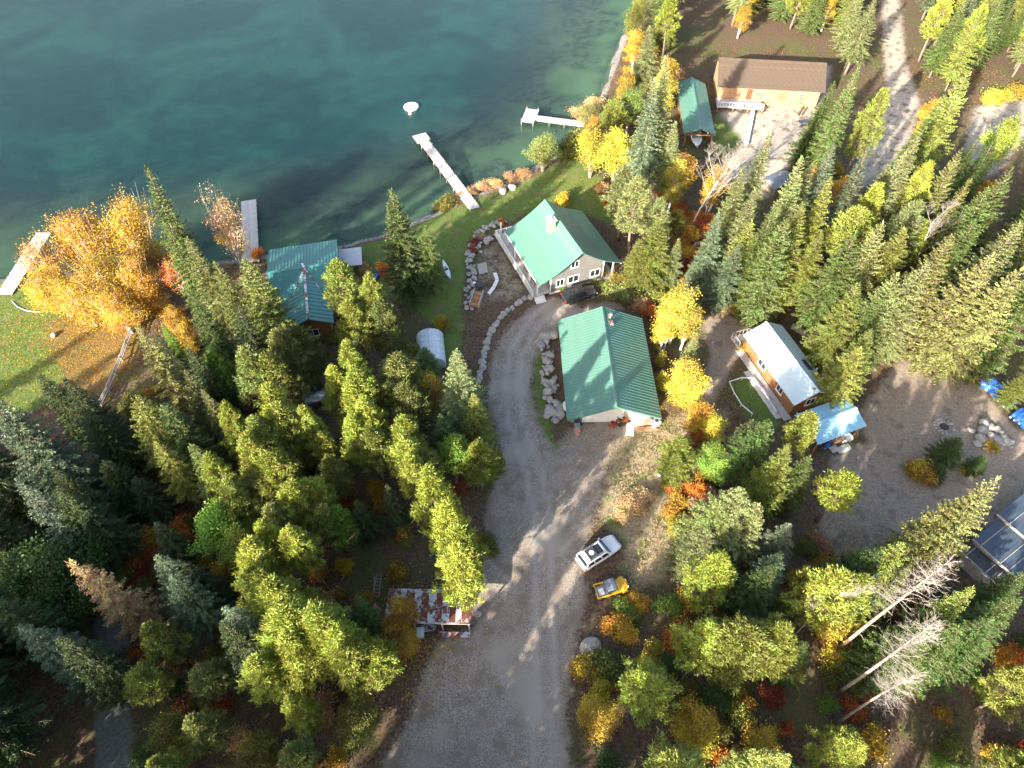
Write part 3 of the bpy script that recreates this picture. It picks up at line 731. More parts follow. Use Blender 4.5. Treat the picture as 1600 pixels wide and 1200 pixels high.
# --- hoop greenhouse
gh0 = P(690,566); 
ghc = P(674,553); gh = thing('greenhouse', 'small hoop greenhouse covered in clouded white film beside the lawn', 'greenhouse', (ghc.x,ghc.y,gz(ghc.x,ghc.y)), R(98))
rr = 1.75; ll = 5.0
fm = MB(); nn = 14
for k in range(nn):
    a = math.pi*k/nn; b = math.pi*(k+1)/nn
    p = [(-ll/2, rr*math.cos(a), .5+1.6*math.sin(a)), (ll/2, rr*math.cos(a), .5+1.6*math.sin(a)), (ll/2, rr*math.cos(b), .5+1.6*math.sin(b)), (-ll/2, rr*math.cos(b), .5+1.6*math.sin(b))]
    fm.add(p, [(0,1,2,3)])
for s_ in (-1,1): fm.add([(-ll/2,s_*rr,0),(ll/2,s_*rr,0),(ll/2,s_*rr,.5),(-ll/2,s_*rr,.5)], [(0,1,2,3)])
for x in (-ll/2, ll/2): fm.add([(x,rr,0)]+[(x, rr*math.cos(math.pi*k/nn), .5+1.6*math.sin(math.pi*k/nn)) for k in range(nn+1)]+[(x,-rr,0)], [tuple(range(nn+3))])
fm.build('film_cover', M['poly'], gh)
for k in range(6):
    x = -ll/2+ll*k/5
    MB().tube([(x, (rr+.02)*math.cos(math.pi*j/nn), .5+1.63*math.sin(math.pi*j/nn)) for j in range(nn+1)], .035, 5).build('hoop', M['white'], gh)
MB().tube([(-ll/2,0,2.15),(ll/2,0,2.15)], .04, 5).build('ridge_pole', M['white'], gh)
for s_ in (-1,1): MB().tube([(-ll/2,s_*1.25,1.66),(ll/2,s_*1.25,1.66)], .03, 5).build('purlin', M['white'], gh)
MB().box(ll/2+.01,ll/2+.05,-.5,.5,.02,1.7).build('door', M['white'], gh)

# --- stepped dark metal shed at the yard
ds = P(1560,868); dsh = thing('metal_barn', 'long low shed with stepped slate blue metal roofs below the dirt yard', 'shed', (ds.x,ds.y,gz(ds.x,ds.y)), R(32))
secs = [(-4.6,-2.9,-2.1,2.2,2.0,'net'),(-2.85,1.55,-2.3,2.5,2.5,'roof_dark'),(1.3,8.5,-2.5,2.9,3.0,'roof_dark')]
for (x0,x1,y0,y1,z,m_) in secs:
    rb = MB(); rb.box(x0,x1,y0,y1,z,z+.08); ro = rb.build('roof', M['roof_dark' if m_ != 'net' else 'plastic_dark'], dsh)
    n_ = int((y1-y0)/.42)
    for k in range(n_):
        yy = y0+(y1-y0)*k/n_
        MB().box(x0,x1,yy,yy+(y1-y0)/n_-.02,z+.081,z+.105).build('roof_panel', M['roof_dark'] if m_ != 'net' else M['plastic_dark'], ro)
        if k in (2,4,9): MB().box(x0+.1,x1-.1,yy-.04,yy+.03,z+.106,z+.16).build('batten', M['wood2'], ro)
    MB().box(x0-.06,x0,y0,y1,z-.06,z+.15).build('edge_trim', M['wood2'], dsh)
    MB().box(x0+.3,x1-.05,y1-.35,y1-.27,0,z).build('wall', M['wood2'], dsh); MB().box(x0+.3,x1-.05,y0+.27,y0+.35,0,z).build('wall', M['wood2'], dsh)
    MB().box(x0+.2,x0+.29,y0+.36,y1-.36,0,z).build('wall', M['wood2'], dsh)

# --- neighbours: boat shelter with deep green roof, log house, little blue tarp shed
e0 = P(1117,211,2.6); e1 = P(1105,150,2.6); q0 = P(1078,203,2.6)
axv = (e1-e0).to_2d().normalized(); lyaw = math.degrees(math.atan2(axv.y, axv.x))
bl = 17.; nb = Vector((-axv.y, axv.x)); bc = e0.to_2d()+axv*bl/2+nb*2.5
bsh, _r = gable('boat_shelter', 'boat shelter with deep green roof open at the end beside the neighbouring lawn', bc.x, bc.y, lyaw, bl, 5.2,
                [(0,3.7),(2.6,2.6)], M['roof_green'], M['log'], 6., 2.2, wallx=4.8, pitch=.55, rib=.025, cat='shed')
for x in (-8.2,-4.5,-.5):
    for y in (-2.2,2.2): MB().box(x-.09,x+.09,y-.09,y+.09,0,2.6).build('post', M['log'], bsh)
MB().box(-8.3,-8.1,-2.3,2.3,2.3,2.5).build('beam', M['log'], bsh)
hc = P(1200,166); 
lg_, _r = gable('log_house', 'log house with brown shingled roof and deck beyond the boat shelter', hc.x, hc.y+4.4, -6, 19., 9.5,
                [(0,6.3),(4.75,3.4)], M['roof_brown'], M['wood_new'], 17.6, 4.1, pitch=1.0, rib=.01)
for x in (-5.5,-1.5,2.4,6.2): window(lg_, 'y-', x, 1.8, 1.3, 1.1, wall=-4.1, frame='log')
cl = MB()
for k in range(9): cl.tube([(-8.85,-4.12,.25+k*.36),(8.85,-4.12,.25+k*.36)], .13, 6)
cl.build('log_course', M['wood_new'], lg_)
dk = MB(); dk.box(-9.2,-1.0,-7.4,-4.3,.9,1.05); dk.build('deck', M['wood'], lg_)
for x in (-9.0,-6.3,-3.6,-1.1): MB().box(x-.08,x+.08,-7.3,-7.14,0,.9).build('deck_post', M['log'], lg_)
railing(lg_, [(-1.1,-7.3),(-9.1,-7.3)], 1.05, 1.95, .5)
dd = MB(); dd.box(-3.9,-3.0,-4.32,-4.27,.95,2.95); dd.build('door', M['red'], lg_)
ts = P(1210,292); tsh = thing('tarp_shelter', 'little shelter under a grey-blue tarpaulin among the spruces', 'shelter', (ts.x,ts.y,gz(ts.x,ts.y)), R(35))
tp = MB(); tp.loft([[(x,-1.5,1.2),(x,-.7,1.75),(x,0,2.1),(x,.7,1.75),(x,1.5,1.2),(x,1.5,1.15),(x,0,2.04),(x,-1.5,1.15)] for x in (-2.2,-1.1,0,1.1,2.2)]); tp.build('tarpaulin', M['tarp_grey'], tsh)
for x in (-2.0,2.0):
    for y in (-1.4,1.4): MB().box(x-.05,x+.05,y-.05,y+.05,0,1.2).build('post', M['wood2'], tsh)
# ------------------------------------------------------------------ docks, stones, fences, furniture, vehicles
def dock(label, a, b, w, z=.25, plank=.30, end=None, posts=True):
    """a = shore end, b = lake end (world xy)"""
    a = Vector(a[:2]); b = Vector(b[:2]); d = b-a; L = d.length; yaw = math.atan2(d.y, d.x)
    t = thing('dock', label, 'dock', (a.x, a.y, 0), yaw)
    n = int(L/plank); me = MB().box(.008, plank-.012, -w/2, w/2, 0, .05).mesh('plank', .01); me.materials.append(M['wood'])
    q = random.Random(int(L*100))
    for k in range(n): put('plank', me, None, t, (k*plank, q.uniform(-.035,.035), z+q.uniform(-.006,.012)), (0,q.uniform(-.01,.01),q.uniform(-.012,.012)))
    for s in (-1,1): MB().box(0,n*plank,s*(w/2-.15)-.05,s*(w/2-.15)+.05,z-.2,z-.005).build('joist', M['wood2'], t)
    if end:
        ew, el = end; m2 = int(el/plank); e2 = MB().box(.008,plank-.012,-ew/2,ew/2,0,.05).mesh('plank', .01); e2.materials.append(M['wood'])
        for k in range(m2): put('plank', e2, None, t, (n*plank+k*plank, 0, z+.02+q.uniform(-.006,.012)))
        for s in (-1,1): MB().box(n*plank,n*plank+m2*plank,s*(ew/2-.15)-.05,s*(ew/2-.15)+.05,z-.18,z+.015).build('joist', M['wood2'], t)
    for k in range(3, n, 9):
        for s in (-1,1): MB().tube([(k*plank,s*(w/2+.02),-1.2),(k*plank,s*(w/2-.02),z+.12)], .05, 6).build('post', M['wood2'], t)
    return t
dA, dB = P(742,328), P(662,222)
dkm = dock('long grey plank dock with two chairs on its wider end', dA, dB, 1.75, .25, .3, (2.5,2.6))
dock('straight grey plank dock between the golden birch and the teal roofed cabin', P(393,412), P(389,314), 2.3, .2)
dock('grey plank dock behind the great golden birch', P(8,462), P(70,365), 2.2, .2)
lsd = dock('L-shaped pale dock below the yellow tree', P(914,196), P(836,186), 1.6, .25, .3)
ex = (P(836,186)-P(914,196)).length
pe = MB().box(.008,.288,-2.6,1.6,0,.05).mesh('platform_plank', .01); pe.materials.append(M['wood'])
for k in range(8): put('platform_plank', pe, None, lsd, (ex+k*.3-.2, 0, .28))
MB().box(ex-.1,ex+2.1,-2.5,-2.3,.02,.27).build('joist', M['wood2'], lsd); MB().box(ex-.1,ex+2.1,1.3,1.5,.02,.27).build('joist', M['wood2'], lsd)
for x in (ex,ex+2.1): MB().tube([(x,1.75,-2.2),(x,1.75,.8)], .06, 6).build('post', M['wood2'], lsd); MB().tube([(x,-2.7,-2.2),(x,-2.7,.6)], .06, 6).build('post', M['wood2'], lsd)

def chair(label, loc, rz, m='white', grp=None):
    t = thing('garden_chair', label, 'chair', loc, rz, grp)
    for k in range(5): MB().box(-.28+k*.115,-.28+k*.115+.1,-.3,.25,.38,.41).build('seat_slat', M[m], t)
    for k in range(5): MB().bar((-.24+k*.12,.25,.36),(-.24+k*.12,.48,1.05+.03*(2-abs(k-2))),.1,.03,(0,1,0)).build('back_slat', M[m], t)
    for s in (-1,1):
        MB().box(s*.36-.07,s*.36+.07,-.36,.34,.60,.63).build('armrest', M[m], t)
        for y in (-.3,.28): MB().box(s*.34-.03,s*.34+.03,y-.04,y+.04,0,.6).build('leg', M[m], t)
    return t
for u, v, rz in ((666,226,R(140)),(672,232,R(165))):
    p = P(u, v); chair('white slatted chair on the wider end of the long dock', (p.x,p.y,.325), rz, 'white', 'chairs on the long dock')
p = P(643,168,WATER_Z); fl = thing('swim_float', 'round white swim float out on the lake', 'float', (p.x,p.y,WATER_Z), 0)
MB().lathe([(.9,-.15),(1.25,-.1),(1.42,.1),(1.36,.32),(1.15,.40),(.95,.36),(.9,.28)], 24).build('tube_ring', M['white'], fl, 0, True)
MB().lathe([(.94,.20),(.94,.30)], 20).build('platform', M['white'], fl); MB().lathe([(.12,.3),(.14,.5),(.05,.62)], 10).build('mooring_eye', M['brick'], fl)
p = P(641,178,WATER_Z); by = thing('buoy', 'tiny white mooring buoy beside the swim float', 'buoy', (p.x,p.y,WATER_Z))
MB().lathe([(.05,-.25),(.25,-.15),(.32,.05),(.22,.25),(.05,.32)], 12).build('float_ball', M['white'], by, 0, True); MB().lathe([(.04,.3),(.04,.5)], 6).build('ring', M['alloy'], by)

# -- stones
def rock_mesh(seed, sub=2):
    bm = bmesh.new(); bmesh.ops.create_icosphere(bm, subdivisions=sub, radius=.5)
    q = random.Random(seed); ax_ = [Vector((q.gauss(0,1),q.gauss(0,1),q.gauss(0,1))).normalized() for _ in range(7)]; am = [q.uniform(.30,.46) for _ in ax_]
    for v in bm.verts:
        for a, m_ in zip(ax_, am):
            d = v.co.dot(a)
            if d > m_: v.co -= a*(d-m_)*.9
        v.co *= 1+q.uniform(-.04,.04)
    me = bpy.data.meshes.new('stone'); bm.to_mesh(me); bm.free(); return me
ROCKS = [[rock_mesh(300+i) for i in range(7)] for _ in range(2)]
for i, mname in enumerate(('stone','stone2')):
    for r_ in ROCKS[i]: r_.materials.append(M[mname])
sr_ = random.Random(55)
def stone(parent, x, y, s, z=None, name='stone', pale=.7, **kw):
    me = sr_.choice(ROCKS[0 if sr_.random() < pale else 1])
    o = put(name, me, None, parent, (x, y, (gz(x,y) if z is None else z)+s*.12), (sr_.uniform(-.3,.3),sr_.uniform(-.3,.3),sr_.uniform(0,6.28)), **kw)
    o.scale = (s*sr_.uniform(.9,1.25), s*sr_.uniform(.8,1.05), s*sr_.uniform(.6,.85)); return o
def line_pts(px, spacing):
    pts = [P(u, v) for u, v in px]; out = []; carry = 0
    for a, b in zip(pts, pts[1:]):
        L = (b-a).length; t = carry
        while t < L: out.append(a+(b-a)*t/L); t += spacing
        carry = t-L
    return out
bd = thing('stone_border', 'row of pale boulders edging the drive below the grey house', 'stone edging')
for p in line_pts([(748,598),(752,580),(756,556),(762,532),(770,514),(782,496),(800,480),(818,469),(838,462)], .82):
    stone(bd, p.x+sr_.uniform(-.15,.15), p.y+sr_.uniform(-.15,.15), sr_.uniform(.75,1.2), pale=.95)
rwl = thing('rock_wall', 'heaped rock retaining wall along the drive side of the green garage', 'rock wall')
for p in line_pts([(858,520),(853,545),(856,570),(860,600),(864,635),(869,662)], .55):
    for k in range(3):
        s = sr_.choice((.35,.45,.55,.65,.8,1.0,1.3)); stone(rwl, p.x+sr_.uniform(-1.0,1.0), p.y+sr_.uniform(-.3,.3), s, sr_.uniform(0,.35)-.02, pale=.8)
hw_ = thing('rock_wall', 'rough stone wall bounding the patio of the grey house', 'rock wall')
for pl, sp in (([(790,345),(770,352),(752,362),(738,378),(734,400),(736,420),(738,440),(734,460),(732,485)], .42), ([(786,360),(768,372),(752,382),(745,395)], .6)):
    for p in line_pts(pl, sp):
        for k in range(2): stone(hw_, p.x+sr_.uniform(-.55,.55), p.y+sr_.uniform(-.5,.5), sr_.uniform(.4,.85), sr_.uniform(0,.25), pale=.85)
for u, v, s in ((1537,663,2.0),(1534,673,2.1),(1548,668,1.3),(1556,671,1.3),(1563,676,1.1),(1532,687,2.2),(1548,681,1.5),(1558,688,1.7),(1568,684,1.2),(1545,690,1.2),(1553,697,1.5),(1571,690,1.3),(1577,695,1.0),(1562,699,1.1),(1580,691,.9),(1527,694,1.4),(1540,698,1.3),(1566,694,1.0),(1550,704,1.0),(1579,699,.9)):
    p = P(u, v); o = stone(None, p.x, p.y, s*.8, name='boulder', pale=.75); tag(o, 'large granite boulder in the loose heap beside the dirt yard', 'boulder', 'boulder heap in the yard')
for u, v, s, lb in ((1517,672,.9,'low round stone between the fire ring and the boulder heap'),(1089,372,1.1,'smallest of three pale boulders among rust shrubs'),(1090,384,1.4,'middle of three pale boulders among rust shrubs'),(1097,396,1.9,'largest of three pale boulders among rust shrubs'),
                    (785,300,1.7,'flat white boulder on the lakeside lawn'),(800,294,1.5,'second white boulder on the lakeside lawn, nearest the reeds'),(922,1012,1.9,'white boulder at the edge of the gravel drive'),(85,524,1.0,'pale stone among the fallen golden leaves'),(746,960,.7,'round pale stone beside the rusty tin shed')):
    p = P(u, v); tag(stone(None, p.x, p.y, s, name='boulder', pale=1.), lb, 'boulder')
p = P(1475,667); fp = thing('fire_ring', 'round stone fire ring in the dirt yard', 'fire pit', (p.x,p.y,gz(p.x,p.y)))
for rr3, cnt, s in ((1.05,15,.42),(.7,11,.36)):
    for k in range(cnt): a = 6.283*k/cnt; stone(fp, rr3*math.cos(a), rr3*math.sin(a), s*sr_.uniform(.85,1.2), 0, pale=.6)
MB().lathe([(.5,.0),(.5,.03)], 12).build('ash_bed', M['plastic_dark'], fp)

# -- split rail fence
def fence(label, px, gap=2.3, rails=(.45,.85), post=.09, m='wood2', h=1.1, name='rail_fence'):
    t = thing(name, label, 'fence'); pts = line_pts(px, gap)
    for p in pts: MB().tube([(p.x,p.y,gz(p.x,p.y)-.1),(p.x,p.y,h)], post, 6).build('post', M[m], t)
    for a, b in zip(pts, pts[1:]):
        for z in rails: MB().bar((a.x,a.y,z+sr_.uniform(-.05,.05)), (b.x,b.y,z+sr_.uniform(-.05,.05)), .12, .1).build('rail', M[m], t)
    return t
fence('weathered split rail fence between the leaf-strewn lawn and the track', [(222,480),(205,530),(190,570),(175,605),(158,640)], 2.4, (.4,.75,1.0), .11)
fence('low pale pole fence round the vegetable patch beside the timber cabin', [(1138,600),(1172,590),(1195,620),(1214,652)], 1.8, (.5,), .05, 'white', .6, 'garden_fence')
fence('pale pole rail along the dry side of the vegetable patch', [(1138,600),(1150,628),(1165,645),(1192,662)], 1.8, (.5,), .05, 'white', .6, 'garden_fence')
t = thing('garden_hose', 'pale hose curving across the lawn below the golden birch', 'hose')
hp = [P(20,472),(P(28,480)),P(40,485),P(52,487),P(62,487)]; MB().tube([(p.x,p.y,gz(p.x,p.y)+.05) for p in hp], .05, 6).build('hose_length', M['white'], t); MB().tube([(hp[0].x,hp[0].y,.02),(hp[0].x,hp[0].y,.5)], .04, 6).build('tap_post', M['wood2'], t)
p = P(1170,200); cw = thing('garden_wall', 'long pale concrete wall edging the neighbouring lawn', 'wall')
a, b = P(1177,168), P(1165,228); MB().bar((a.x,a.y,.22),(b.x,b.y,.22),.55,.5).build('wall', M['concrete'], cw); MB().bar((a.x,a.y,.5),(b.x,b.y,.5),.7,.06).build('coping', M['white'], cw)

# -- benches, loungers, tables by the house
p = P(771,446); bn = thing('curved_bench', 'pale curved bench of three sections on the patio of the grey house', 'bench', (p.x,p.y,gz(p.x,p.y)))
b3 = [P(773,430)-p,P(777,441)-p,P(772,452)-p,P(764,463)-p]
for a, b in zip(b3, b3[1:]):
    dr = (b-a).normalized(); nr = Vector((-dr.y,dr.x,0))
    for k in (-1,0,1): MB().bar(a+nr*k*.17+Vector((0,0,.45))+dr*.03, b+nr*k*.17+Vector((0,0,.45))-dr*.03, .15, .05).build('seat_slat', M['white'], bn)
    for e in (a+dr*.15, b-dr*.15): MB().bar(e-nr*.2+Vector((0,0,.21)), e+nr*.2+Vector((0,0,.21)), .07, .42).build('leg', M['wood2'], bn)
for u, v, lb in ((751,424,'cream lounger pad on the patio nearest the stone wall'),(758,422,'cream lounger pad on the patio nearest the bench')):
    p = P(u, v); t = thing('sun_lounger', lb, 'lounger', (p.x,p.y,gz(p.x,p.y)), R(100)); MB().box(-.9,.35,-.32,.32,.25,.35).build('seat_pad', M['cream'], t, .03)
    MB().bar((.35,0,.3),(.95,0,.6),.64,.09).build('back_pad', M['cream'], t, .03)
    for x in (-.75,.3):
        for y in (-.25,.25): MB().box(x-.03,x+.03,y-.03,y+.03,0,.25).build('leg', M['alloy'], t)
p = P(745,470); t = thing('wood_rack', 'rack of split firewood on the patio below the curved bench', 'firewood', (p.x,p.y,gz(p.x,p.y)), R(78))
for y in (-.62,.62): MB().box(-1.4,1.4,y-.05,y+.05,.0,.9).build('rack_rail', M['wood'], t)
for k in range(9):
    for j in range(3): MB().tube([(-1.25+k*.3,-.55,.14+j*.22),(-1.25+k*.3,.55,.14+j*.22)], .12, 6).build('log', sr_.choice((M['wood_new'],M['brick'],M['log'])), t)
p = P(750,450); t = thing('patio_table', 'small dark round table with stools on the gravel patio', 'table', (p.x,p.y,gz(p.x,p.y)))
MB().lathe([(.55,.68),(.58,.70),(.58,.73),(.55,.75)], 18).build('table_top', M['plastic_dark'], t); MB().lathe([(.3,0),(.28,.04),(.06,.08),(.06,.68)], 12).build('pedestal', M['plastic_dark'], t)
for k in range(3):
    a = 2.1*k+.4; q = Vector((p.x+1.0*math.cos(a),p.y+1.0*math.sin(a),gz(p.x,p.y))); s_ = thing('stool', 'dark round stool beside the small patio table', 'stool', q, 0, 'stools on the patio')
    MB().lathe([(.22,.42),(.24,.45),(.22,.48)], 12).build('seat', M['white' if k == 1 else 'plastic_dark'], s_)
    for j in range(3): b_ = 2.09*j; MB().bar((.08*math.cos(b_),.08*math.sin(b_),.42),(.2*math.cos(b_),.2*math.sin(b_),0),.03).build('leg', M['plastic_dark'], s_)
# stacked firewood under the eave
p = P(828,424); t = thing('firewood_stack', 'long stack of split firewood under the porch eave of the grey house', 'firewood', (0,0,0))
fa_, fb_ = P(808,396), P(842,452); dv = (fb_-fa_); Ld = dv.length; dv.normalize(); nv = Vector((-dv.y,dv.x,0))
for k in range(int(Ld/.24)):
    for j in range(4):
        c_ = fa_+dv*(k*.24+sr_.uniform(-.03,.03)); off = sr_.uniform(-.1,.1)
        if j < 3 or sr_.random() < .6: MB().tube([c_-nv*(.5+off)+Vector((0,0,.12+j*.22)), c_+nv*(.5-off)+Vector((0,0,.12+j*.22))], sr_.uniform(.09,.125), 5).build('log', sr_.choice((M['wood_new'],M['wood_new'],M['plywood'],M['log'])), t)

# -- kayak, boats
def kayak(label, loc, rz, m, L=4.2, name='kayak', seat=True):
    t = thing(name, label, 'kayak', loc, rz); rings = []
    for i in range(13):
        s = -1+2*i/12; wv = .36*(1-abs(s)**2.4)+.012; zt = .30+.10*s*s; zb = .04+.16*abs(s)**3
        rings.append([(s*L/2, wv*math.cos(a), (zb+zt)/2+(zt-zb)/2*math.sin(a)) for a in [6.283*k/10 for k in range(10)]])
    MB().loft(rings).build('hull', M[m], t, 0, True)
    MB().lathe([(.24,.29),(.25,.36),(.2,.36),(.19,.31)], 14).build('cockpit', M['plastic_dark'], t); return t
p = P(698,423); kayak('white kayak lying on the lawn beside the great fir', (p.x,p.y,gz(p.x,p.y)), R(-72), 'white')
p = P(591,428); t = kayak('blue kayak propped among leaves beside the grey lean-to', (p.x,p.y,gz(p.x,p.y)), R(80), 'tarp_blue', 3.6)
p = bc-axv*6.0; t = thing('boat', 'motor boat under a grey cover inside the boat shelter', 'boat', (p.x,p.y,gz(p.x,p.y)), R(lyaw)); rings = []
for i in range(9):
    s = i/8; w_ = .95*(1-max(0,(.45-s)/.45)**2*.9); rings.append([(-3+5.2*s,w_*math.cos(a),.85+.55*math.sin(a)*(1 if math.sin(a) < 0 else .35+.5*s)) for a in [6.283*k/12 for k in range(12)]])
MB().loft(rings).build('hull', M['white'], t, 0, True); MB().loft([[(-1.2,-.8,1.05),(-1.2,.8,1.05),(-1.2,0,1.7)],[(1.9,-.9,1.1),(1.9,.9,1.1),(1.9,0,1.65)]]).build('boat_cover', M['tarp_grey'], t); MB().box(-2.5,2.2,-.5,.5,.2,.4).build('trailer', M['plastic_dark'], t)
for y in (-.6,.6): MB().lathe([(.3,-.1),(.32,0),(.3,.1)], 12, (.6,y,.3), 'y').build('wheel', M['rubber'], t)

# -- blue tarpaulins over wood piles
def tarp_pile(label, px, w, h, m='tarp_blue'):
    pts = [P(u, v) for u, v in px]; t = thing('tarp_pile', label, 'tarpaulin'); rings = []; lo = []
    n = 14
    for i in range(n+1):
        s = i/n*(len(pts)-1); k = min(int(s), len(pts)-2); c = pts[k].lerp(pts[k+1], s-k); d = (pts[k+1]-pts[k]).normalized(); nn_ = Vector((-d.y,d.x,0)); ww = w*(1+.12*math.sin(i*1.7)); hh = h*(1+.18*math.sin(i*2.1+1))
        prof = [(-ww/2-.25,.06),(-ww/2,hh*.5),(-ww/3,hh*.92),(0,hh*(1+.06*math.cos(i*3))),(ww/3,hh*.9),(ww/2,hh*.5),(ww/2+.25,.06)]
        rings.append([c+nn_*(y+sr_.uniform(-.05,.05))+Vector((0,0,max(.03,z+sr_.uniform(-.05,.05)))) for y, z in prof]+[c+nn_*(ww/2+.2)+Vector((0,0,0)),c-nn_*(ww/2+.2)])
        if i % 3 == 1: lo += [c+nn_*(ww/2+.15), c-nn_*(ww/2+.15)]
    MB().loft(rings).build('sheet', M[m], t, 0, True)
    for q in lo: MB().lathe([(.12,.0),(.16,.1),(.1,.22)], 7, (q.x,q.y,.03)).build('weight', M['white'], t)
tarp_pile('long blue tarpaulin over a wood pile at the edge of the dirt yard', [(1532,594),(1550,606),(1566,622),(1580,636)], 1.6, 1.0)
tarp_pile('short lighter blue tarpaulin pile beyond the leaning trunk', [(1586,646),(1600,658),(1622,676)], 1.7, .9)
p = P(1565,208); tarp_pile('faded blue tarpaulin on the leafy bank of the far road', [(1545,214),(1560,209),(1572,208)], 1.2, .3, 'tarp_grey')

# -- vehicles
def wheel(t, x, y, r, w, rim='alloy'):
    o = put('wheel', MB().lathe([(r*.45,-w*.35),(r*.5,-w*.2),(r*.5,w*.2),(r*.45,w*.35)], 14, (0,0,0), 'y').mesh('wheel'), M['rubber'], t, (x,y,r))
    MB().lathe([(r*.62,-w/2),(r*.93,-w/2),(r,-w*.3),(r,w*.3),(r*.93,w/2),(r*.62,w/2)], 20, (0,0,0), 'y').build('tyre', M['rubber'], o)
    MB().lathe([(r*.15,-w*.42),(r*.60,-w*.46),(r*.60,w*.46),(r*.15,w*.42)], 14, (0,0,0), 'y').build('rim', M[rim], o)
def sect(x, hw, z0, z1, rr=.16, tuck=.06, n=4):
    """rounded body section at station x, drawn clockwise"""
    pts = []
    for sy in (1, -1):
        seq = []
        for k in range(n+1):
            a = math.pi/2*k/n; seq.append((x, sy*(hw-rr+rr*math.cos(a)), z1-rr+rr*math.sin(a)))
        low = [(x, sy*(hw-tuck), z0), (x, sy*hw, z0+.25)]
        pts += (low+seq) if sy == 1 else (low+seq)[::-1]
    return pts
def car(name, label, loc, rz, L, Wd, bm, hood=.95, belt=1.0, roof=1.75, x_ws=(.95,.35), x_rear=(-2.1,-2.3), zc=.38, wr=.37, rack=False, cat='car'):
    t = thing(name, label, cat, loc, rz); f = L/2; hw = Wd/2
    st = [(-f,hw*.88,zc+.1,belt*.86,.1),(-f+.12,hw*.97,zc,belt*.98,.12),(-f+.5,hw,zc-.04,belt,.12),(x_ws[0]-.1,hw,zc-.04,belt,.12),(x_ws[0]+.25,hw,zc-.04,hood+.03,.14),(f-.75,hw*.985,zc-.02,hood-.02,.16),(f-.28,hw*.93,zc,hood-.10,.2),(f-.06,hw*.80,zc+.04,hood-.25,.18),(f,hw*.70,zc+.12,hood-.35,.14)]
    MB().loft([sect(x,w,z0,z1,r_) for x,w,z0,z1,r_ in st]).build('body', bm, t, 0, False)
    tp = hw*.80; bt = hw*.955                                   # cabin
    rings = [[(x_rear[1],-bt,belt-.02),(x_rear[1],bt,belt-.02),(x_ws[0],bt,belt-.02),(x_ws[0],-bt,belt-.02)],
             [(x_rear[0],-tp,roof-.06),(x_rear[0],tp,roof-.06),(x_ws[1],tp,roof-.06),(x_ws[1],-tp,roof-.06)],
             [(x_rear[0]+.12,-tp+.14,roof),(x_rear[0]+.12,tp-.14,roof),(x_ws[1]-.15,tp-.14,roof),(x_ws[1]-.15,-tp+.14,roof)]]
    MB().loft(rings).build('cabin', bm, t, .035)
    lerp = lambda a, b, k: Vector(a)+(Vector(b)-Vector(a))*k
    def pane(nm, c, out):                                       # c: four corners
        o_ = Vector(out)*.018; mb = MB(); mb.add([Vector(p)-o_*.5 for p in c]+[Vector(p)+o_ for p in c], [(0,3,2,1),(4,5,6,7),(0,1,5,4),(1,2,6,5),(2,3,7,6),(3,0,4,7)]); mb.build(nm, M['carglass'], t)
    b0, b1, r0_, r1_ = rings[0][3], rings[0][2], rings[1][2], rings[1][3]
    pane('windscreen', [lerp(lerp(b0,b1,.05),lerp(r1_,r0_,.05),.08),lerp(lerp(b0,b1,.95),lerp(r1_,r0_,.95),.08),lerp(lerp(b0,b1,.94),lerp(r1_,r0_,.94),.93),lerp(lerp(b0,b1,.06),lerp(r1_,r0_,.06),.93)], (.6,0,.8))
    b0, b1, r0_, r1_ = rings[0][0], rings[0][1], rings[1][1], rings[1][0]
    pane('rear_window', [lerp(lerp(b0,b1,.07),lerp(r1_,r0_,.07),.2),lerp(lerp(b0,b1,.93),lerp(r1_,r0_,.93),.2),lerp(lerp(b0,b1,.92),lerp(r1_,r0_,.92),.92),lerp(lerp(b0,b1,.08),lerp(r1_,r0_,.08),.92)], (-.9,0,.3))
    for sy in (-1,1):
        A0, A1 = Vector((x_rear[1],sy*bt,belt-.02)), Vector((x_ws[0],sy*bt,belt-.02)); T0, T1 = Vector((x_rear[0],sy*tp,roof-.06)), Vector((x_ws[1],sy*tp,roof-.06))
        for k0, k1 in ((.05,.30),(.345,.62),(.665,.92)):
            pane('side_window', [lerp(lerp(A0,A1,k0),lerp(T0,T1,k0),.2),lerp(lerp(A0,A1,k1),lerp(T0,T1,k1),.2),lerp(lerp(A0,A1,k1-.01),lerp(T0,T1,k1-.01),.86),lerp(lerp(A0,A1,k0+.01),lerp(T0,T1,k0+.01),.86)], (0,sy*.95,.25))
        MB().box(x_ws[0]-.35,x_ws[0]-.12,sy*(hw+.02)-.02,sy*(hw+.14)+.02,belt,belt+.17).build('mirror', bm, t, .03)
        MB().box(f-.42,f-.16,sy*hw*.70-.16,sy*hw*.70+.12,hood-.27,hood-.12).build('headlight', M['lamp_clear'], t, .03)
        MB().box(-f-.01,-f+.14,sy*hw*.86-.10,sy*hw*.86+.08,belt*.62,belt*.95).build('tail_light', M['lamp_red'], t, .02)
        for x in (f-.88,-f+.92): wheel(t, x, sy*(hw-.12), wr, .26)
        MB().box(-f+1.5,f-1.6,sy*hw*.985-.02,sy*(hw+.03),zc+.02,zc+.14).build('sill_trim', M['plastic_dark'], t)
    MB().box(-f-.06,-f+.1,-hw*.86,hw*.86,zc+.06,zc+.28).build('rear_bumper', bm, t, .04); MB().box(f-.2,f+.05,-hw*.74,hw*.74,zc+.04,zc+.26).build('front_bumper', bm, t, .05)
    MB().box(f-.09,f+.012,-hw*.4,hw*.4,hood-.46,hood-.3).build('grille', M['plastic_dark'], t)
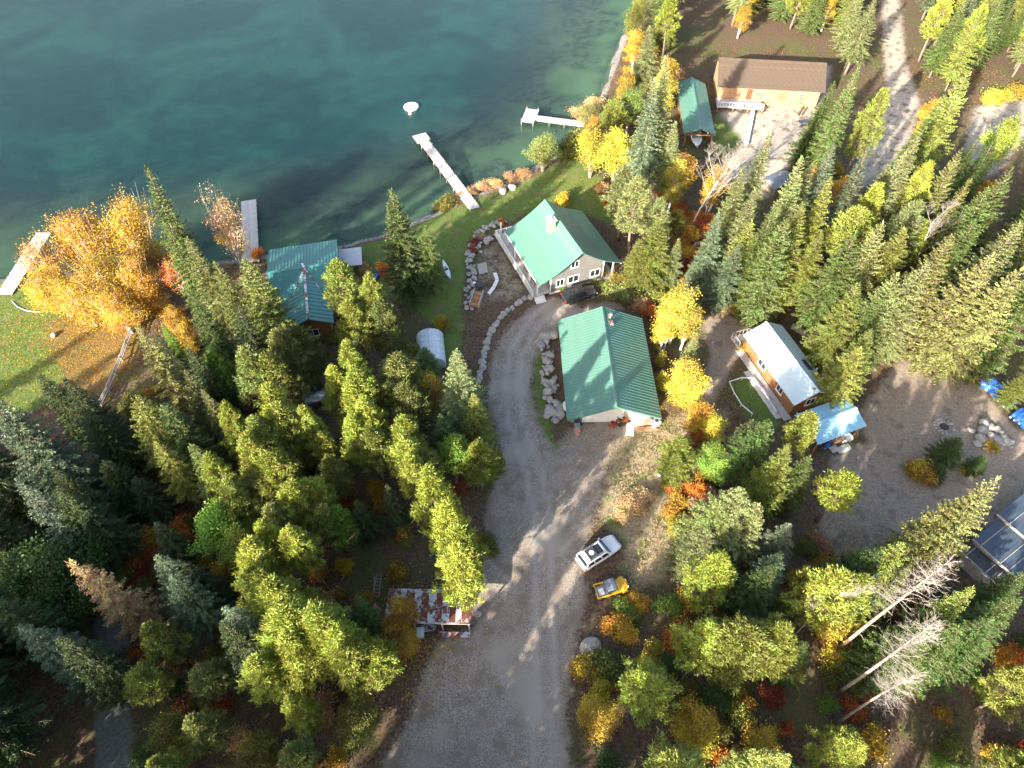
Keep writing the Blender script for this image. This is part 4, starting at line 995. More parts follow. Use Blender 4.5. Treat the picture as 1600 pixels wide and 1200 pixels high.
    if rack:
        for sy in (-1,1): MB().tube([(x_rear[0]+.3,sy*tp*.86,roof+.09),(x_ws[1]-.25,sy*tp*.86,roof+.09)], .03, 6).build('roof_rail', M['plastic_dark'], t)
        MB().box(x_ws[1]-1.15,x_ws[1]-.3,-tp*.68,tp*.68,roof+.002,roof+.03).build('sunroof', M['carglass'], t)
        MB().box(-1.55,-.75,-tp*.72,tp*.72,roof+.03,roof+.09).build('roof_tray', M['plastic_dark'], t)
        for x in (-1.6,-.7): MB().bar((x,-tp*.86,roof+.1),(x,tp*.86,roof+.1),.07,.04).build('cross_bar', M['plastic_dark'], t)
        MB().lathe([(.1,roof+.092),(.26,roof+.10),(.26,roof+.13),(.14,roof+.15)], 18, (-1.1,0,0)).build('roof_disc', M['white'], t)
    return t
def heading(u0, v0, u1, v1): d = P(u1, v1)-P(u0, v0); return math.atan2(d.y, d.x)
p = P(935,867); car('parked_car', 'white parked car with dark roof tray beside the gravel drive', (p.x,p.y,gz(p.x,p.y)), heading(912,879,957,850), 4.75, 1.92, M['car_white'], rack=True)
p = P(905,465); car('parked_car', 'black parked pickup-like car between the grey house and the green garage', (p.x,p.y,gz(p.x,p.y)), heading(880,472,932,458), 5.0, 1.95, M['car_black'], roof=1.8, x_rear=(-2.0,-2.25))
# yellow buggy
p = P(953,923); t = thing('buggy', 'small yellow off-road buggy with slate canvas top and open load bed', 'buggy', (p.x,p.y,gz(p.x,p.y)), heading(938,925,972,915))
yb = M['car_yellow']
MB().loft([sect(x,w,z0,z1,.10,.04,3) for x,w,z0,z1 in ((-.25,.70,.42,.72),(.7,.70,.42,.78),(1.25,.66,.42,.86),(1.6,.55,.46,.80),(1.78,.40,.5,.66))]).build('front_body', yb, t)
for sy in (-1,1):
    MB().loft([[(1.3+.34*math.cos(a),sy*(.66+o),.42+.40*math.sin(a)) for a in [math.pi*k/8 for k in range(9)]] for o in (-.06,.16)]).build('front_fender', yb, t)
    MB().box(-1.55,-.3,sy*.70-.05,sy*.70+.05,.48,.92).build('bed_side', yb, t, .02)
    MB().box(1.62,1.75,sy*.36-.09,sy*.36+.09,.62,.78).build('headlight', M['lamp_clear'], t, .02)
    for x in (-1.05,1.3): wheel(t, x, sy*.68, .34, .26, 'alloy')
    for a, b in (((.62,sy*.62,.85),(.30,sy*.58,1.62)),((-.32,sy*.62,.85),(-.36,sy*.58,1.62))): MB().tube([a,b], .035, 6).build('roll_bar', M['plastic_dark'], t)
MB().box(-1.62,-1.52,-.74,.74,.48,.95).build('tailgate', yb, t, .02); MB().box(-1.5,-.3,-.64,.64,.48,.56).build('bed_floor', M['zinc'], t)
MB().box(-1.35,-.75,-.5,.25,.57,.78).build('cargo_sheet', M['sheet_white'], t, .05)
MB().loft([[(.42,-.64,1.56),(.42,.64,1.56),(.36,.50,1.66),(.36,-.50,1.66)],[(0,-.66,1.6),(0,.66,1.6),(0,.52,1.74),(0,-.52,1.74)],[(-.62,-.64,1.5),(-.62,.64,1.5),(-.58,.50,1.64),(-.58,-.50,1.64)]]).build('canvas_top', M['canvas'], t, .03)
MB().loft([[(-.60,-.6,.95),(-.60,.6,.95),(-.62,.6,1.55),(-.62,-.6,1.55)],[(-.64,-.6,.95),(-.64,.6,.95),(-.66,.6,1.55),(-.66,-.6,1.55)]]).build('rear_curtain', M['canvas'], t)
MB().add([(.70,-.60,.84),(.70,.60,.84),(.42,.56,1.56),(.42,-.56,1.56),(.68,-.60,.84),(.68,.60,.84),(.40,.56,1.56),(.40,-.56,1.56)],[(0,1,2,3),(7,6,5,4),(0,4,5,1),(2,6,7,3),(1,5,6,2),(0,3,7,4)]).build('windscreen', M['carglass'], t)
MB().box(-.15,.35,-.5,-.05,.6,.98).build('seat', M['plastic_dark'], t, .05); MB().box(-.15,.35,.05,.5,.6,.98).build('seat', M['plastic_dark'], t, .05)
MB().lathe([(.12,-.08),(.33,-.09),(.35,0),(.33,.09),(.12,.08)], 16, (-1.74,.2,.72), 'x').build('spare_wheel', M['rubber'], t)

# covered trailer in the trees
p = P(495,628); t = thing('utility_trailer', 'dark utility trailer with a grey covered load among the pines', 'trailer', (p.x,p.y,gz(p.x,p.y)), R(20))
MB().box(-1.6,1.6,-.85,.85,.5,.62).build('bed', M['plastic_dark'], t)
for sy in (-1,1): MB().box(-1.6,1.6,sy*.86-.03,sy*.86+.03,.62,.95).build('side_board', M['plastic_dark'], t); wheel(t, -.2, sy*1.0, .33, .2, 'zinc')
MB().loft([[(x,-.7,.63),(x,.7,.63),(x,.5,1.2+.15*math.sin(x*3)),(x,0,1.4+.12*math.cos(x*4)),(x,-.5,1.2)] for x in (-1.4,-.9,-.3,.3,.9,1.4)]).build('load_cover', M['tarp_grey'], t, 0, True)
MB().bar((1.6,0,.5),(2.7,0,.45),.1).build('draw_bar', M['plastic_dark'], t); MB().box(2.5,2.58,-.05,.05,0,.5).build('jockey_leg', M['zinc'], t)
p = P(487,612); t = thing('crate', 'dark slatted crate beside the covered trailer', 'crate', (p.x,p.y,gz(p.x,p.y)), R(15))
for k in range(5): MB().box(-.9,.9,-.6+k*.25,-.6+k*.25+.2,.55,.6).build('top_slat', M['roof_dark'], t)
MB().box(-.88,.88,-.58,.58,0,.549).build('crate_body', M['plastic_dark'], t)
p = P(651,708); t = thing('pallet_stack', 'stack of pallets under a dull sheet among the pines', 'pallets', (p.x,p.y,gz(p.x,p.y)), R(25))
for j in range(4):
    for k in range(6): MB().box(-.6,.6,-.6+k*.21,-.6+k*.21+.15,.12+j*.15,.14+j*.15).build('slat', M['wood2'], t)
    for y in (-.55,0,.5): MB().box(-.6,.6,y-.04,y+.04,j*.15,.119+j*.15).build('bearer', M['wood2'], t)
MB().box(-.62,.5,-.6,.62,.62,.66).build('cover_sheet', M['tarp_grey'], t)

# clutter in front of the garage
def atp(u, v): p = P(u, v); return (p.x, p.y, gz(p.x, p.y))
t = thing('garden_tractor', 'orange red garden tractor in front of the green garage', 'tractor', atp(972,659), R(20))
MB().loft([sect(x,w,z0,z1,.08,.03,3) for x,w,z0,z1 in ((.1,.3,.35,.85),(.7,.28,.35,.85),(.95,.22,.4,.75))]).build('hood', M['orange_paint'], t); MB().box(-.75,.1,-.38,.38,.35,.6).build('rear_body', M['orange_paint'], t, .06)
MB().box(-.55,-.15,-.22,.22,.6,.75).build('seat', M['plastic_dark'], t, .04); MB().bar((-.55,0,.7),(-.68,0,1.1),.42,.07).build('seat_back', M['plastic_dark'], t); MB().lathe([(.02,.5),(.02,1.0),(.18,1.01),(.18,1.04),(.02,1.05)], 14, (.05,0,0)).build('steering_wheel', M['plastic_dark'], t)
for sy in (-1,1): wheel(t,-.45,sy*.46,.33,.24,'white'); wheel(t,.65,sy*.4,.22,.18,'white')
t = thing('lawn_mower', 'small red lawn mower beside the garden tractor', 'mower', atp(957,664), R(60)); MB().box(-.4,.4,-.3,.3,.14,.34).build('deck', M['red'], t, .05); MB().lathe([(.16,.34),(.17,.5),(.08,.55)], 12).build('engine', M['plastic_dark'], t)
for x in (-.32,.32):
    for y in (-.33,.33): MB().lathe([(.1,-.04),(.12,0),(.1,.04)], 10, (x,y,.12), 'y').build('wheel', M['rubber'], t)
MB().tube([(-.4,-.22,.3),(-1.0,-.22,.95),(-1.0,.22,.95),(-.4,.22,.3)], .02, 5).build('handle', M['plastic_dark'], t)
t = thing('board_sheet', 'white sheet of board lying on the grass by the garage door', 'sheet', atp(985,668), R(80)); MB().box(-1.2,1.2,-.45,.45,.02,.12).build('sheet', M['sheet_white'], t, .01); MB().box(-1.0,1.0,-.4,.4,.0,.02).build('batten', M['wood2'], t)
t = thing('plywood_stack', 'pinkish stack of plywood beside the garage corner', 'plywood', atp(1002,659), R(12))
for k in range(5): MB().box(-1.2,1.2,-.6+.03*(k%2),.6+.03*(k%2),.1+k*.06,.155+k*.06).build('plywood_sheet', M['plywood'], t)
for x in (-.9,.9): MB().box(x-.05,x+.05,-.6,.6,0,.1).build('bearer', M['wood2'], t)
t = thing('plank_pile', 'loose planks beside the pinkish plywood stack', 'planks', atp(1010,670), R(5))
for k in range(7): MB().bar((-1.3,-.3+k*.1,.06+.05*(k%2)),(1.3+sr_.uniform(-.4,.4),-.3+k*.1+sr_.uniform(-.15,.15),.06+.05*(k%2)),.14,.04).build('plank', M['wood_new'], t)
t = thing('water_tank', 'squat grey tank at the garage corner beside the loose planks', 'tank', atp(1024,663), R(30)); MB().box(-.5,.5,-.45,.45,0,.75).build('tank_body', M['zinc'], t, .06); MB().lathe([(.18,.75),(.18,.82),(.1,.84)], 12).build('cap', M['plastic_dark'], t)
for k, (u, v, lb, m_) in enumerate(((901,664,'dark bin nearest the garage corner in the row of three','plastic_dark'),(901,671,'grey bin in the middle of the row by the garage','tarp_grey'),(901,679,'maroon bin outermost in the row by the garage','brick'))):
    t = thing('rubbish_bin', lb, 'bin', atp(u, v), R(8*k)); MB().loft([[(x*s,y*s,z) for x,y in ((-.3,-.3),(.3,-.3),(.3,.3),(-.3,.3))] for s,z in ((.8,0),(1,.85))]).build('bin_body', M[m_], t, .03); MB().box(-.33,.33,-.33,.36,.86,.93).build('lid', M[m_], t, .03); MB().tube([(-.25,.34,.8),(.25,.34,.8)], .03, 6).build('handle', M['plastic_dark'], t)
t = thing('propane_tank', 'white upright gas tank at the garage eave beside the rock wall', 'tank', atp(884,640)); MB().lathe([(.3,.08),(.42,.2),(.42,1.2),(.3,1.4),(.08,1.46)], 16).build('tank_body', M['white'], t, 0, True); MB().lathe([(.14,1.44),(.14,1.6)], 10).build('collar', M['white'], t); MB().lathe([(.34,0),(.34,.12)], 12).build('foot_ring', M['plastic_dark'], t)
for u, v, lb, m_ in ((1036,735,'white bucket lying in the dry grass','white'),(1030,742,'second white bucket in the dry grass, beside the orange weeds','sheet_white')):
    t = thing('bucket', lb, 'bucket', atp(u, v), 1.1); MB().lathe([(.22,0),(.3,.55),(.27,.55),(.2,.05)], 14).build('bucket_body', M[m_], t); MB().tube([(-.29,0,.5),(0,0,.8),(.29,0,.5)], .015, 4).build('handle', M['alloy'], t)
# by the carport
t = thing('motorcycle', 'dark blue motorcycle parked under the carport eave', 'motorcycle', atp(1288,702), R(28))
for x in (-.72,.72): MB().lathe([(.2,-.06),(.31,-.07),(.33,0),(.31,.07),(.2,.06)], 16, (x,0,.33), 'y').build('wheel', M['rubber'], t)
MB().loft([sect(x,w,z0,z1,.06,.03,3) for x,w,z0,z1 in ((-.35,.1,.4,.72),(.0,.19,.35,.95),(.35,.17,.4,.98),(.5,.08,.5,.9))]).build('body', M['tarp_blue'], t); MB().box(-.85,-.02,-.13,.13,.72,.84).build('seat', M['plastic_dark'], t, .04)
MB().tube([(.45,-.38,1.08),(.5,0,1.02),(.45,.38,1.08)], .02, 6).build('handlebar', M['alloy'], t); MB().tube([(.45,0,1.0),(.72,0,.33)], .04, 6).build('fork', M['alloy'], t); MB().box(-.3,.3,-.16,.16,.2,.42).build('engine', M['alloy'], t, .03); MB().tube([(.1,.17,.3),(-.8,.2,.36)], .045, 6).build('exhaust', M['alloy'], t)
t = thing('garden_table', 'round white garden table at the front of the carport', 'table', atp(1321,688)); MB().lathe([(.55,.68),(.6,.70),(.6,.74),(.55,.75)], 20).build('table_top', M['white'], t); MB().lathe([(.28,0),(.28,.03),(.05,.06),(.05,.68)], 12).build('pedestal', M['white'], t)
t = thing('workbench', 'reddish workbench beside the round white garden table', 'bench', atp(1307,693), R(24)); MB().box(-.8,.8,-.3,.3,.75,.82).build('bench_top', M['brick'], t)
for x in (-.7,.7):
    for y in (-.22,.22): MB().box(x-.04,x+.04,y-.04,y+.04,0,.75).build('leg', M['wood2'], t)
for u, v in ((1303,702),(1314,703),(1322,699)): t = thing('paving_slab', 'pale paving slab on the dirt before the carport', 'slab', atp(u, v), R(20), 'slabs before the carport'); MB().box(-.5,.5,-.4,.4,-.02,.07).build('slab', M['concrete'], t, .01)
# chair beyond, dead logs, ladder, junk at the tin shed
p = P(1254,196); t = thing('picnic_table', 'dark picnic table on the bright gravel beyond the spruces', 'table', (p.x,p.y,gz(p.x,p.y)), R(10))
for k in range(4): MB().box(-.95,.95,-.4+k*.2,-.4+k*.2+.18,.72,.76).build('top_plank', M['roof_dark'], t)
for sy in (-1,1): MB().box(-.95,.95,sy*.75-.13,sy*.75+.13,.42,.46).build('seat_plank', M['roof_dark'], t); MB().bar((sy*.65,-.75,.4),(sy*.65,.75,.4),.06,.08).build('seat_beam', M['wood2'], t); MB().bar((sy*.65,-.6,0),(sy*.65,.25,.72),.06).build('leg', M['wood2'], t); MB().bar((sy*.65,.6,0),(sy*.65,-.25,.72),.06).build('leg', M['wood2'], t)
def log_(label, a, b, r0, r1, m='bark_pale', n=8):
    a = P(*a); b = P(*b); t = thing('fallen_log', label, 'log', (a.x,a.y,0)); d = b-a
    MB().tube([(0,0,r0),(d.x*.5,d.y*.5,(r0+r1)/2+.03),(d.x,d.y,r1)], [r0,(r0+r1)/2,r1], n).build('log_trunk', M[m], t)
    MB().tube([(d.x*.6,d.y*.6,r1),(d.x*.6+.3,d.y*.6+.5,.5)], [.05,.015], 4).build('branch_stub', M[m], t)
log_('fallen grey log among shrubs above the fire ring clearing', (1265,985), (1300,950), .18, .1); log_('pale fallen pole on the dark soil beside the tin shed', (585,900), (584,930), .07, .05)
log_('long felled pole below the neighbouring garden', (1245,182), (1268,150), .2, .14, 'bark'); log_('second felled pole, parallel to the first', (1251,182), (1274,150), .18, .13, 'bark')
log_('short pale log lying at the edge of the drive', (762,712), (772,690), .14, .1)
t = thing('ladder', 'grey rail of rungs leaning low beside the tin shed', 'ladder', atp(590,915), R(90))
for sy in (-1,1): MB().box(-1.2,1.2,sy*.25-.03,sy*.25+.03,.02,.08).build('rail', M['wood2'], t)
for k in range(7): MB().box(-1.1+k*.36,-1.05+k*.36,-.22,.22,.03,.07).build('rung', M['wood2'], t)
t = thing('freezer_box', 'pale green box standing before the tin shed', 'box', atp(658,992), R(3)); MB().box(-.35,.35,-.45,.45,0,.8).build('box_body', M['zinc'], t, .03); MB().box(-.36,.36,-.46,.46,.81,.88).build('lid', M['sheet_white'], t, .03); MB().box(-.1,.1,-.5,-.46,.83,.86).build('handle', M['alloy'], t)
t = thing('scrap_heap', 'dark stack of scrap under the front of the tin shed', 'scrap', atp(668,984), R(10)); MB().box(-.8,.8,-.4,.4,0,.5).build('scrap_box', M['plastic_dark'], t, .03)
for k in range(5): MB().bar((-.8,-.3+k*.15,.53+.02*k),(.9,-.3+k*.13,.56+.02*k),.07).build('scrap_bar', M['zinc'], t)
t = thing('leaning_board', 'tan panel leaning at the end of the tin shed', 'panel', atp(594,958), R(80)); MB().bar((0,0,.0),(0,.5,1.2),.9,.05).build('panel', M['plywood'], t); MB().bar((-.4,.55,.02),(-.4,.5,1.1),.05).build('brace', M['wood2'], t)
# flower tubs at the lakeside cabin
for u, v, m_ in ((482,506,'red'),(492,500,'orange_paint')):
    t = thing('flower_tub', 'tub of red flowers at the wing of the lakeside cabin', 'planter', atp(u, v), 0, 'flower tubs'); MB().lathe([(.35,0),(.5,.5),(.44,.5),(.3,.1)], 14).build('tub', M['white'], t)
    for k in range(26):
        a = sr_.uniform(0,6.28); r_ = .55*math.sqrt(sr_.random()); MB().lathe([(.02,0),(.1,.06),(.02,.12)], 6, (r_*math.cos(a),r_*math.sin(a),.5+.3*sr_.random())).build('blossom', M[m_], t)
# ------------------------------------------------------------------ trees and shrubs
def kite_mesh(name, B, D, S, L, W, var, fold=.12):
    """leaf-shaped faces: base point, direction, side vector, length, width"""
    B = np.asarray(B); D = np.asarray(D); S = np.asarray(S); L = np.asarray(L)[:, None]; W = np.asarray(W)[:, None]
    U = np.cross(D, S)
    mid = B+D*L*.45-U*L*fold
    V = np.stack([B, mid+S*W/2, B+D*L, mid-S*W/2], 1).reshape(-1, 3)
    me = fast_mesh(name, V, np.arange(len(V)), 4)
    at = me.attributes.new('var', 'FLOAT', 'POINT'); at.data.foreach_set('value', np.repeat(np.asarray(var, np.float32), 4))
    return me
def unit(a): return a/np.maximum(np.linalg.norm(a, axis=-1, keepdims=True), 1e-9)

def trunk_mesh(name, r, h, rad, lean=.25, stubs=0, sides=7, z0=.2, extra=None):
    mb = MB(); n = 7
    ph = r.uniform(0, 6.28); amp = lean*r.uniform(.4, 1)
    pts = []; rr_ = []
    for i in range(n+1):
        t = i/n
        pts.append((amp*math.sin(t*2.2+ph)*t*(1-t)*2, amp*math.cos(t*1.7+ph)*t*(1-t)*2, -.25+(h+.25)*t))
        rr_.append(rad*(1-t)**.75*(1.35 if i == 0 else 1)+.015)
    mb.tube(pts, rr_, sides)
    for k in range(stubs):
        z = h*r.uniform(.08, .55); a = r.uniform(0, 6.28); L = r.uniform(.4, 1.5)
        mb.tube([(0,0,z),(math.cos(a)*L,math.sin(a)*L,z-.1*L)], [.035,.008], 3, False)
    if extra: extra(mb)
    return mb.mesh(name, 0, True)

def conifer(seed, h=18., r=3.2, cb=.12, per=6, dz=.40, droop=.35, sparse=1., tw=.12, power=.97):
    g = np.random.default_rng(seed); py = random.Random(seed)
    B, D, S, L, W, V = [], [], [], [], [], []
    z = cb*h; mb_extra = []
    while z < h*.985:
        t = (z-cb*h)/(h-cb*h)
        a0 = py.uniform(0, 6.283); nb = per if t < .85 else 4
        for k in range(nb):
            if py.random() > sparse: continue
            a = a0+6.283*k/nb+py.uniform(-.35, .35); ln = r*(1-t)**power*py.uniform(.70, 1.12)+.12
            if t < .15: ln *= .72+1.9*t
            el = -.12+.75*t+py.uniform(-.1, .1)
            n = max(3, int(ln/.12)); s = np.linspace(.10, 1, n)+g.uniform(-.02, .02, n)
            f = np.array([math.cos(a), math.sin(a), 0]); sd = np.array([-math.sin(a), math.cos(a), 0])
            zz = math.tan(el)*s*ln-droop*(1-t)*ln*s**2*.8+.22*(1-t)*ln*s**3
            wob = .06*ln*np.sin(s*5+py.uniform(0, 6))
            pos = np.array([0, 0, z])+f*(s*ln)[:, None]+sd*wob[:, None]+np.array([0, 0, 1.])*zz[:, None]
            mb_extra.append((tuple(pos[0]), tuple(pos[-1]), .012+.012*ln))
            bv = py.uniform(.15, .85)
            tl = np.clip((.20+.40*(1.08-s)*ln*.62), .2, .95)
            for sgn in (-1, 1):
                for rep in range(2):
                    ang = g.uniform(.7, 1.15, n) if rep == 0 else g.uniform(.25, .8, n)
                    dn = g.uniform(-.38, .12, n) if rep == 0 else g.uniform(-.1, .35, n)
                    d = unit(f*np.cos(ang)[:, None]+sd*(sgn*np.sin(ang))[:, None]+np.array([0, 0, 1.])*dn[:, None])
                    side = unit(np.cross(d, np.array([0, 0, 1.]))+np.array([0, 0, 1.])*g.uniform(-1.5, 1.5, n)[:, None])
                    B.append(pos+g.normal(0, .03, (n, 3))); D.append(d); S.append(side)
                    L.append(tl*g.uniform(.7, 1.2, n)*(1 if rep == 0 else .7)); W.append(g.uniform(.8, 1.3, n)*tw*(.6+.5*tl)); V.append(np.clip(bv+g.normal(0, .16, n), 0, 1))
        z += dz*py.uniform(.75, 1.25)*(1-.35*t)
    n = 8; a = g.uniform(0, 6.28, n)                       # leader
    B.append(np.tile([0, 0, h*.975], (n, 1))+np.array([0,0,1.])*g.uniform(0, .3, n)[:, None]); d = unit(np.stack([np.cos(a)*.5, np.sin(a)*.5, np.ones(n)*1.1], -1)); D.append(d)
    S.append(unit(np.cross(d, [1., 0, 0.2]))); L.append(g.uniform(.3, .6, n)); W.append(np.full(n, .1)); V.append(g.uniform(.4, 1, n))
    cr = kite_mesh('crown', *[np.concatenate(q) for q in (B, D, S, L, W, V)])
    def ex(mb):
        for p, q, w in mb_extra: mb.tube([p, q], [w, .006], 3, False)
    tk = trunk_mesh('trunk', py, h*.985, .011*h+.03, .2, 10, 7, extra=ex)
    return dict(trunk=tk, crown=cr, h=h, r=r)

def pine(seed, h=14., r=2.3, cb=.38, n=230, top=1.):
    g = np.random.default_rng(seed); py = random.Random(seed)
    B, D, S, L, W, V = [], [], [], [], [], []; limbs = []
    for k in range(n):
        t = (k+py.random())/n; t = t**.85
        z = h*(cb+(1-cb)*t)
        R_ = r*min(1., .45+2.2*t)*(1-t)**(.62*top)*1.12*(1+.28*math.sin(k*2.4)) if t < .97 else .12
        R_ = max(R_, .12)
        a = py.uniform(0, 6.283); rho = R_*(.35+.65*math.sqrt(py.random()))
        c = np.array([math.cos(a)*rho, math.sin(a)*rho, z+.18*rho])
        limbs.append(((0, 0, z-.35*rho), tuple(c)))
        o = unit(np.array([[math.cos(a)*.8, math.sin(a)*.8, .75+.6*t]]))[0]
        m = 52; d = unit(g.normal(0, .62, (m, 3))+o); bv = py.uniform(.1, .8)
        off = g.normal(0, .16, (m, 3))
        B.append(c+off); D.append(d); S.append(unit(np.cross(d, g.normal(0, 1, (m, 3))))); L.append(g.uniform(.22, .50, m)); W.append(g.uniform(.06, .11, m))
        V.append(np.clip(bv+g.normal(0, .15, m), 0, 1))
    cr = kite_mesh('crown', *[np.concatenate(q) for q in (B, D, S, L, W, V)])
    def ex(mb):
        for p, q in limbs: mb.tube([p, q], [.04, .012], 3, False)
    tk = trunk_mesh('trunk', py, h*.97, .010*h+.03, .5, 9, 7, extra=ex)
    return dict(trunk=tk, crown=cr, h=h, r=r)

def broadleaf(seed, h=12., r=3., cb=.2, lobes=18, per=16, m=36, leaf=.24, stems=1, flat=1., hang=0., twigs=0):
    g = np.random.default_rng(seed); py = random.Random(seed)
    B, D, S, L, W, V = [], [], [], [], [], []; limbs = []
    zc = h*(cb+1)/2; hz = h*(1-cb)/2
    for k in range(lobes):
        while True:
            q = np.array([py.uniform(-1, 1), py.uniform(-1, 1), py.uniform(-1, 1)])
            if .25 < np.linalg.norm(q) < 1: break
        tz = (q[2]+1)/2; narrow = 1-.35*max(0, tz-.5)*2
        c = np.array([q[0]*r*.72*narrow, q[1]*r*.72*narrow, zc+q[2]*hz*.80])
        lr = r*py.uniform(.26, .42); zb = h*py.uniform(.05, cb+.15)
        sx, sy = (py.uniform(-.3, .3)*stems*.6, py.uniform(-.3, .3)*stems*.6) if stems > 1 else (0, 0)
        limbs.append([(sx*.3, sy*.3, 0 if stems > 1 else zb*.8), ((c[0]+sx)*.4, (c[1]+sy)*.4, zb+(c[2]-zb)*.55), tuple(c)])
        bl = py.uniform(.2, .8)
        for j in range(per):
            e = unit(g.normal(0, 1, (1, 3)))[0]; e[2] *= flat
            p = c+e*lr*py.uniform(.35, 1.05)
            if p[2] < .15: continue
            limbs.append([tuple(c), tuple(p+e*.25)])
            d = unit(g.normal(0, 1, (m, 3))+np.array([0, 0, .35-hang])); bv = bl+py.uniform(-.15, .15)
            B.append(p+g.normal(0, .42, (m, 3))*(lr*.5+.3)); D.append(d); S.append(unit(np.cross(d, g.normal(0, 1, (m, 3)))))
            L.append(g.uniform(.7, 1.3, m)*leaf); W.append(g.uniform(.6, 1.0, m)*leaf*.85); V.append(np.clip(bv+g.normal(0, .2, m), 0, 1))
    cr = kite_mesh('crown', *[np.concatenate(q) for q in (B, D, S, L, W, V)])
    def ex(mb):
        for pl in limbs:
            rr_ = [.012*h*.45, .006*h*.45, .012] if len(pl) == 3 else [.014, .006]
            mb.tube(pl, rr_, 4 if len(pl) == 3 else 3, False)
        for k in range(twigs):
            a = py.uniform(0, 6.28); q = py.uniform(.2, .8)
            b = Vector((math.cos(a)*r*q, math.sin(a)*r*q, h*py.uniform(.70, .84)))
            mb.tube([b*.8, b, b*1.12+Vector((py.uniform(-.3,.3), py.uniform(-.3,.3), h*.06))], [.03,.018,.006], 3, False)
    tk = trunk_mesh('trunk', py, h*(.8 if stems == 1 else .45), .012*h+.02, .4, 0, 7, extra=ex)
    return dict(trunk=tk, crown=cr, h=h, r=r)

def bare_tree(seed, h=11., r=3., first=.25, up=.75, depth=4, fan=5, rad=.12):
    py = random.Random(seed); mb = MB(); fine = MB()
    def grow(p, d, L, w, k):
        n = 3; pts = [p]; q = p.copy(); dd = d.copy()
        for i in range(n):
            dd = (dd+Vector((py.uniform(-.18,.18), py.uniform(-.18,.18), py.uniform(-.02,.14)))).normalized(); q = q+dd*L/n; pts.append(q.copy())
        (mb if k == 0 else fine).tube(pts, [w, w*.8, w*.62, w*.42], 5 if k < 2 else 3, False)
        if k >= depth: return
        for j in range(fan if k else fan+5):
            t = py.uniform(.3 if k else first, 1); i = min(int(t*n), n-1); base = pts[i].lerp(pts[i+1], t*n-i)
            a = py.uniform(0, 6.28); side = Vector((math.cos(a), math.sin(a), py.uniform(-.1,.5)))
            nd = (dd*up+side*.75).normalized()
            grow(base, nd, L*py.uniform(.34,.52)*(1.25-.5*t), max(w*.42, .008), k+1)
    grow(Vector((0,0,-.2)), Vector((py.uniform(-.06,.06), py.uniform(-.06,.06), 1)), h*.92, rad, 0)
    return dict(trunk=mb.mesh('trunk', 0, True), crown=fine.mesh('branches'), h=h, r=r, bare=True)

def snag(seed, h=21., r=2.6, crown=.42):
    py = random.Random(seed); mb = MB(); pts = []; rr_ = []
    for i in range(9):
        t = i/8; pts.append((.25*math.sin(t*3+seed), .2*math.cos(t*2.3+seed)-.2, -.2+h*t)); rr_.append(.20*(1-t)**.7+.025)
    mb.tube(pts, rr_, 8); fine = MB()
    for k in range(95):
        t = 1-crown+crown*py.random(); z = h*t; a = py.uniform(0, 6.28); s = (1-t)/crown
        L = r*(.25+.75*s**.6)*py.uniform(.6, 1.1); p = Vector((.2*math.sin(t*3+seed), .15*math.cos(t*2.3+seed)-.2, z)); q = [p]
        d = Vector((math.cos(a), math.sin(a), py.uniform(-.1,.45)))
        for i in range(4):
            d = (d+Vector((py.uniform(-.3,.3), py.uniform(-.3,.3), py.uniform(-.12,.18)))).normalized(); q.append(q[-1]+d*L/4)
        fine.tube(q, [.035,.028,.02,.014,.006], 3, False)
        for j in range(9):
            i = py.randint(1, 4); b = q[i]; e = (d+Vector((py.uniform(-1,1), py.uniform(-1,1), py.uniform(-.6,.8)))).normalized()
            m_ = b+e*L*.16; fine.tube([b, m_, m_+(e+Vector((py.uniform(-.6,.6), py.uniform(-.6,.6), py.uniform(-.3,.5)))).normalized()*L*.16], [.014,.010,.004], 3, False)
    for k in range(14):
        z = h*py.uniform(.1,.55); a = py.uniform(0, 6.28); mb.tube([(0,-.1,z),(math.cos(a)*.5,math.sin(a)*.5,z+.05)], [.03,.01], 3, False)
    return dict(trunk=mb.mesh('trunk', 0, True), crown=fine.mesh('branches'), h=h, r=r, bare=True)

PR = {}
PR['sp'] = [conifer(11+i, 18, [2.9,3.2,3.5,3.0,3.3][i], [.10,.14,.08,.18,.24][i], [6,7,6,6,7][i], [.48,.44,.52,.46,.5][i], [.35,.45,.30,.40,.5][i], [1,.95,1,.9,.93][i]) for i in range(5)]
PR['fr'] = [conifer(31+i, 16, [4.0,4.4,3.8,4.2][i], [.06,.10,.14,.2][i], 7, [.50,.56,.46,.52][i], [.25,.32,.4,.36][i], 1, .13, .88) for i in range(4)]
PR['pn'] = [pine(51+i, 14, [2.1,2.4,2.0,2.6,2.2][i], [.40,.30,.46,.26,.34][i], [210,240,190,260,220][i], [1.2,1.,.8,1.1,1.3][i]) for i in range(5)]
PR['dc'] = [broadleaf(71+i, 10, [3.2,2.9,3.4][i], [.14,.2,.1][i], 30, 11, 34, .21, 3) for i in range(3)]
PR['as'] = [broadleaf(81+i, 13, 2.3, .14, 30, 10, 30, .19, 1) for i in range(2)]        # slim aspen
PR['bi'] = [broadleaf(91+i, 15, 3.6, .25, 22, 9, 16, .22, 1, 1., .5, 8) for i in range(2)]   # thin birch
PR['gb'] = [broadleaf(95+i, 15, 4.6, .10, 40, 15, 30, .21, 4, 1., .3, 16) for i in range(2)]   # great golden birch
PR['sh'] = [broadleaf(101+i, 2.2, 1.5, .0, 12, 12, 24, .17, 6) for i in range(4)]
PR['ba'] = [bare_tree(111+i, 12, 3) for i in range(2)]
PR['sn'] = [snag(121), snag(122, 21, 2.9, .38)]
PR['dd'] = [conifer(131, 16, 2.9, .12, 6, .5, .30, .8, .11)]

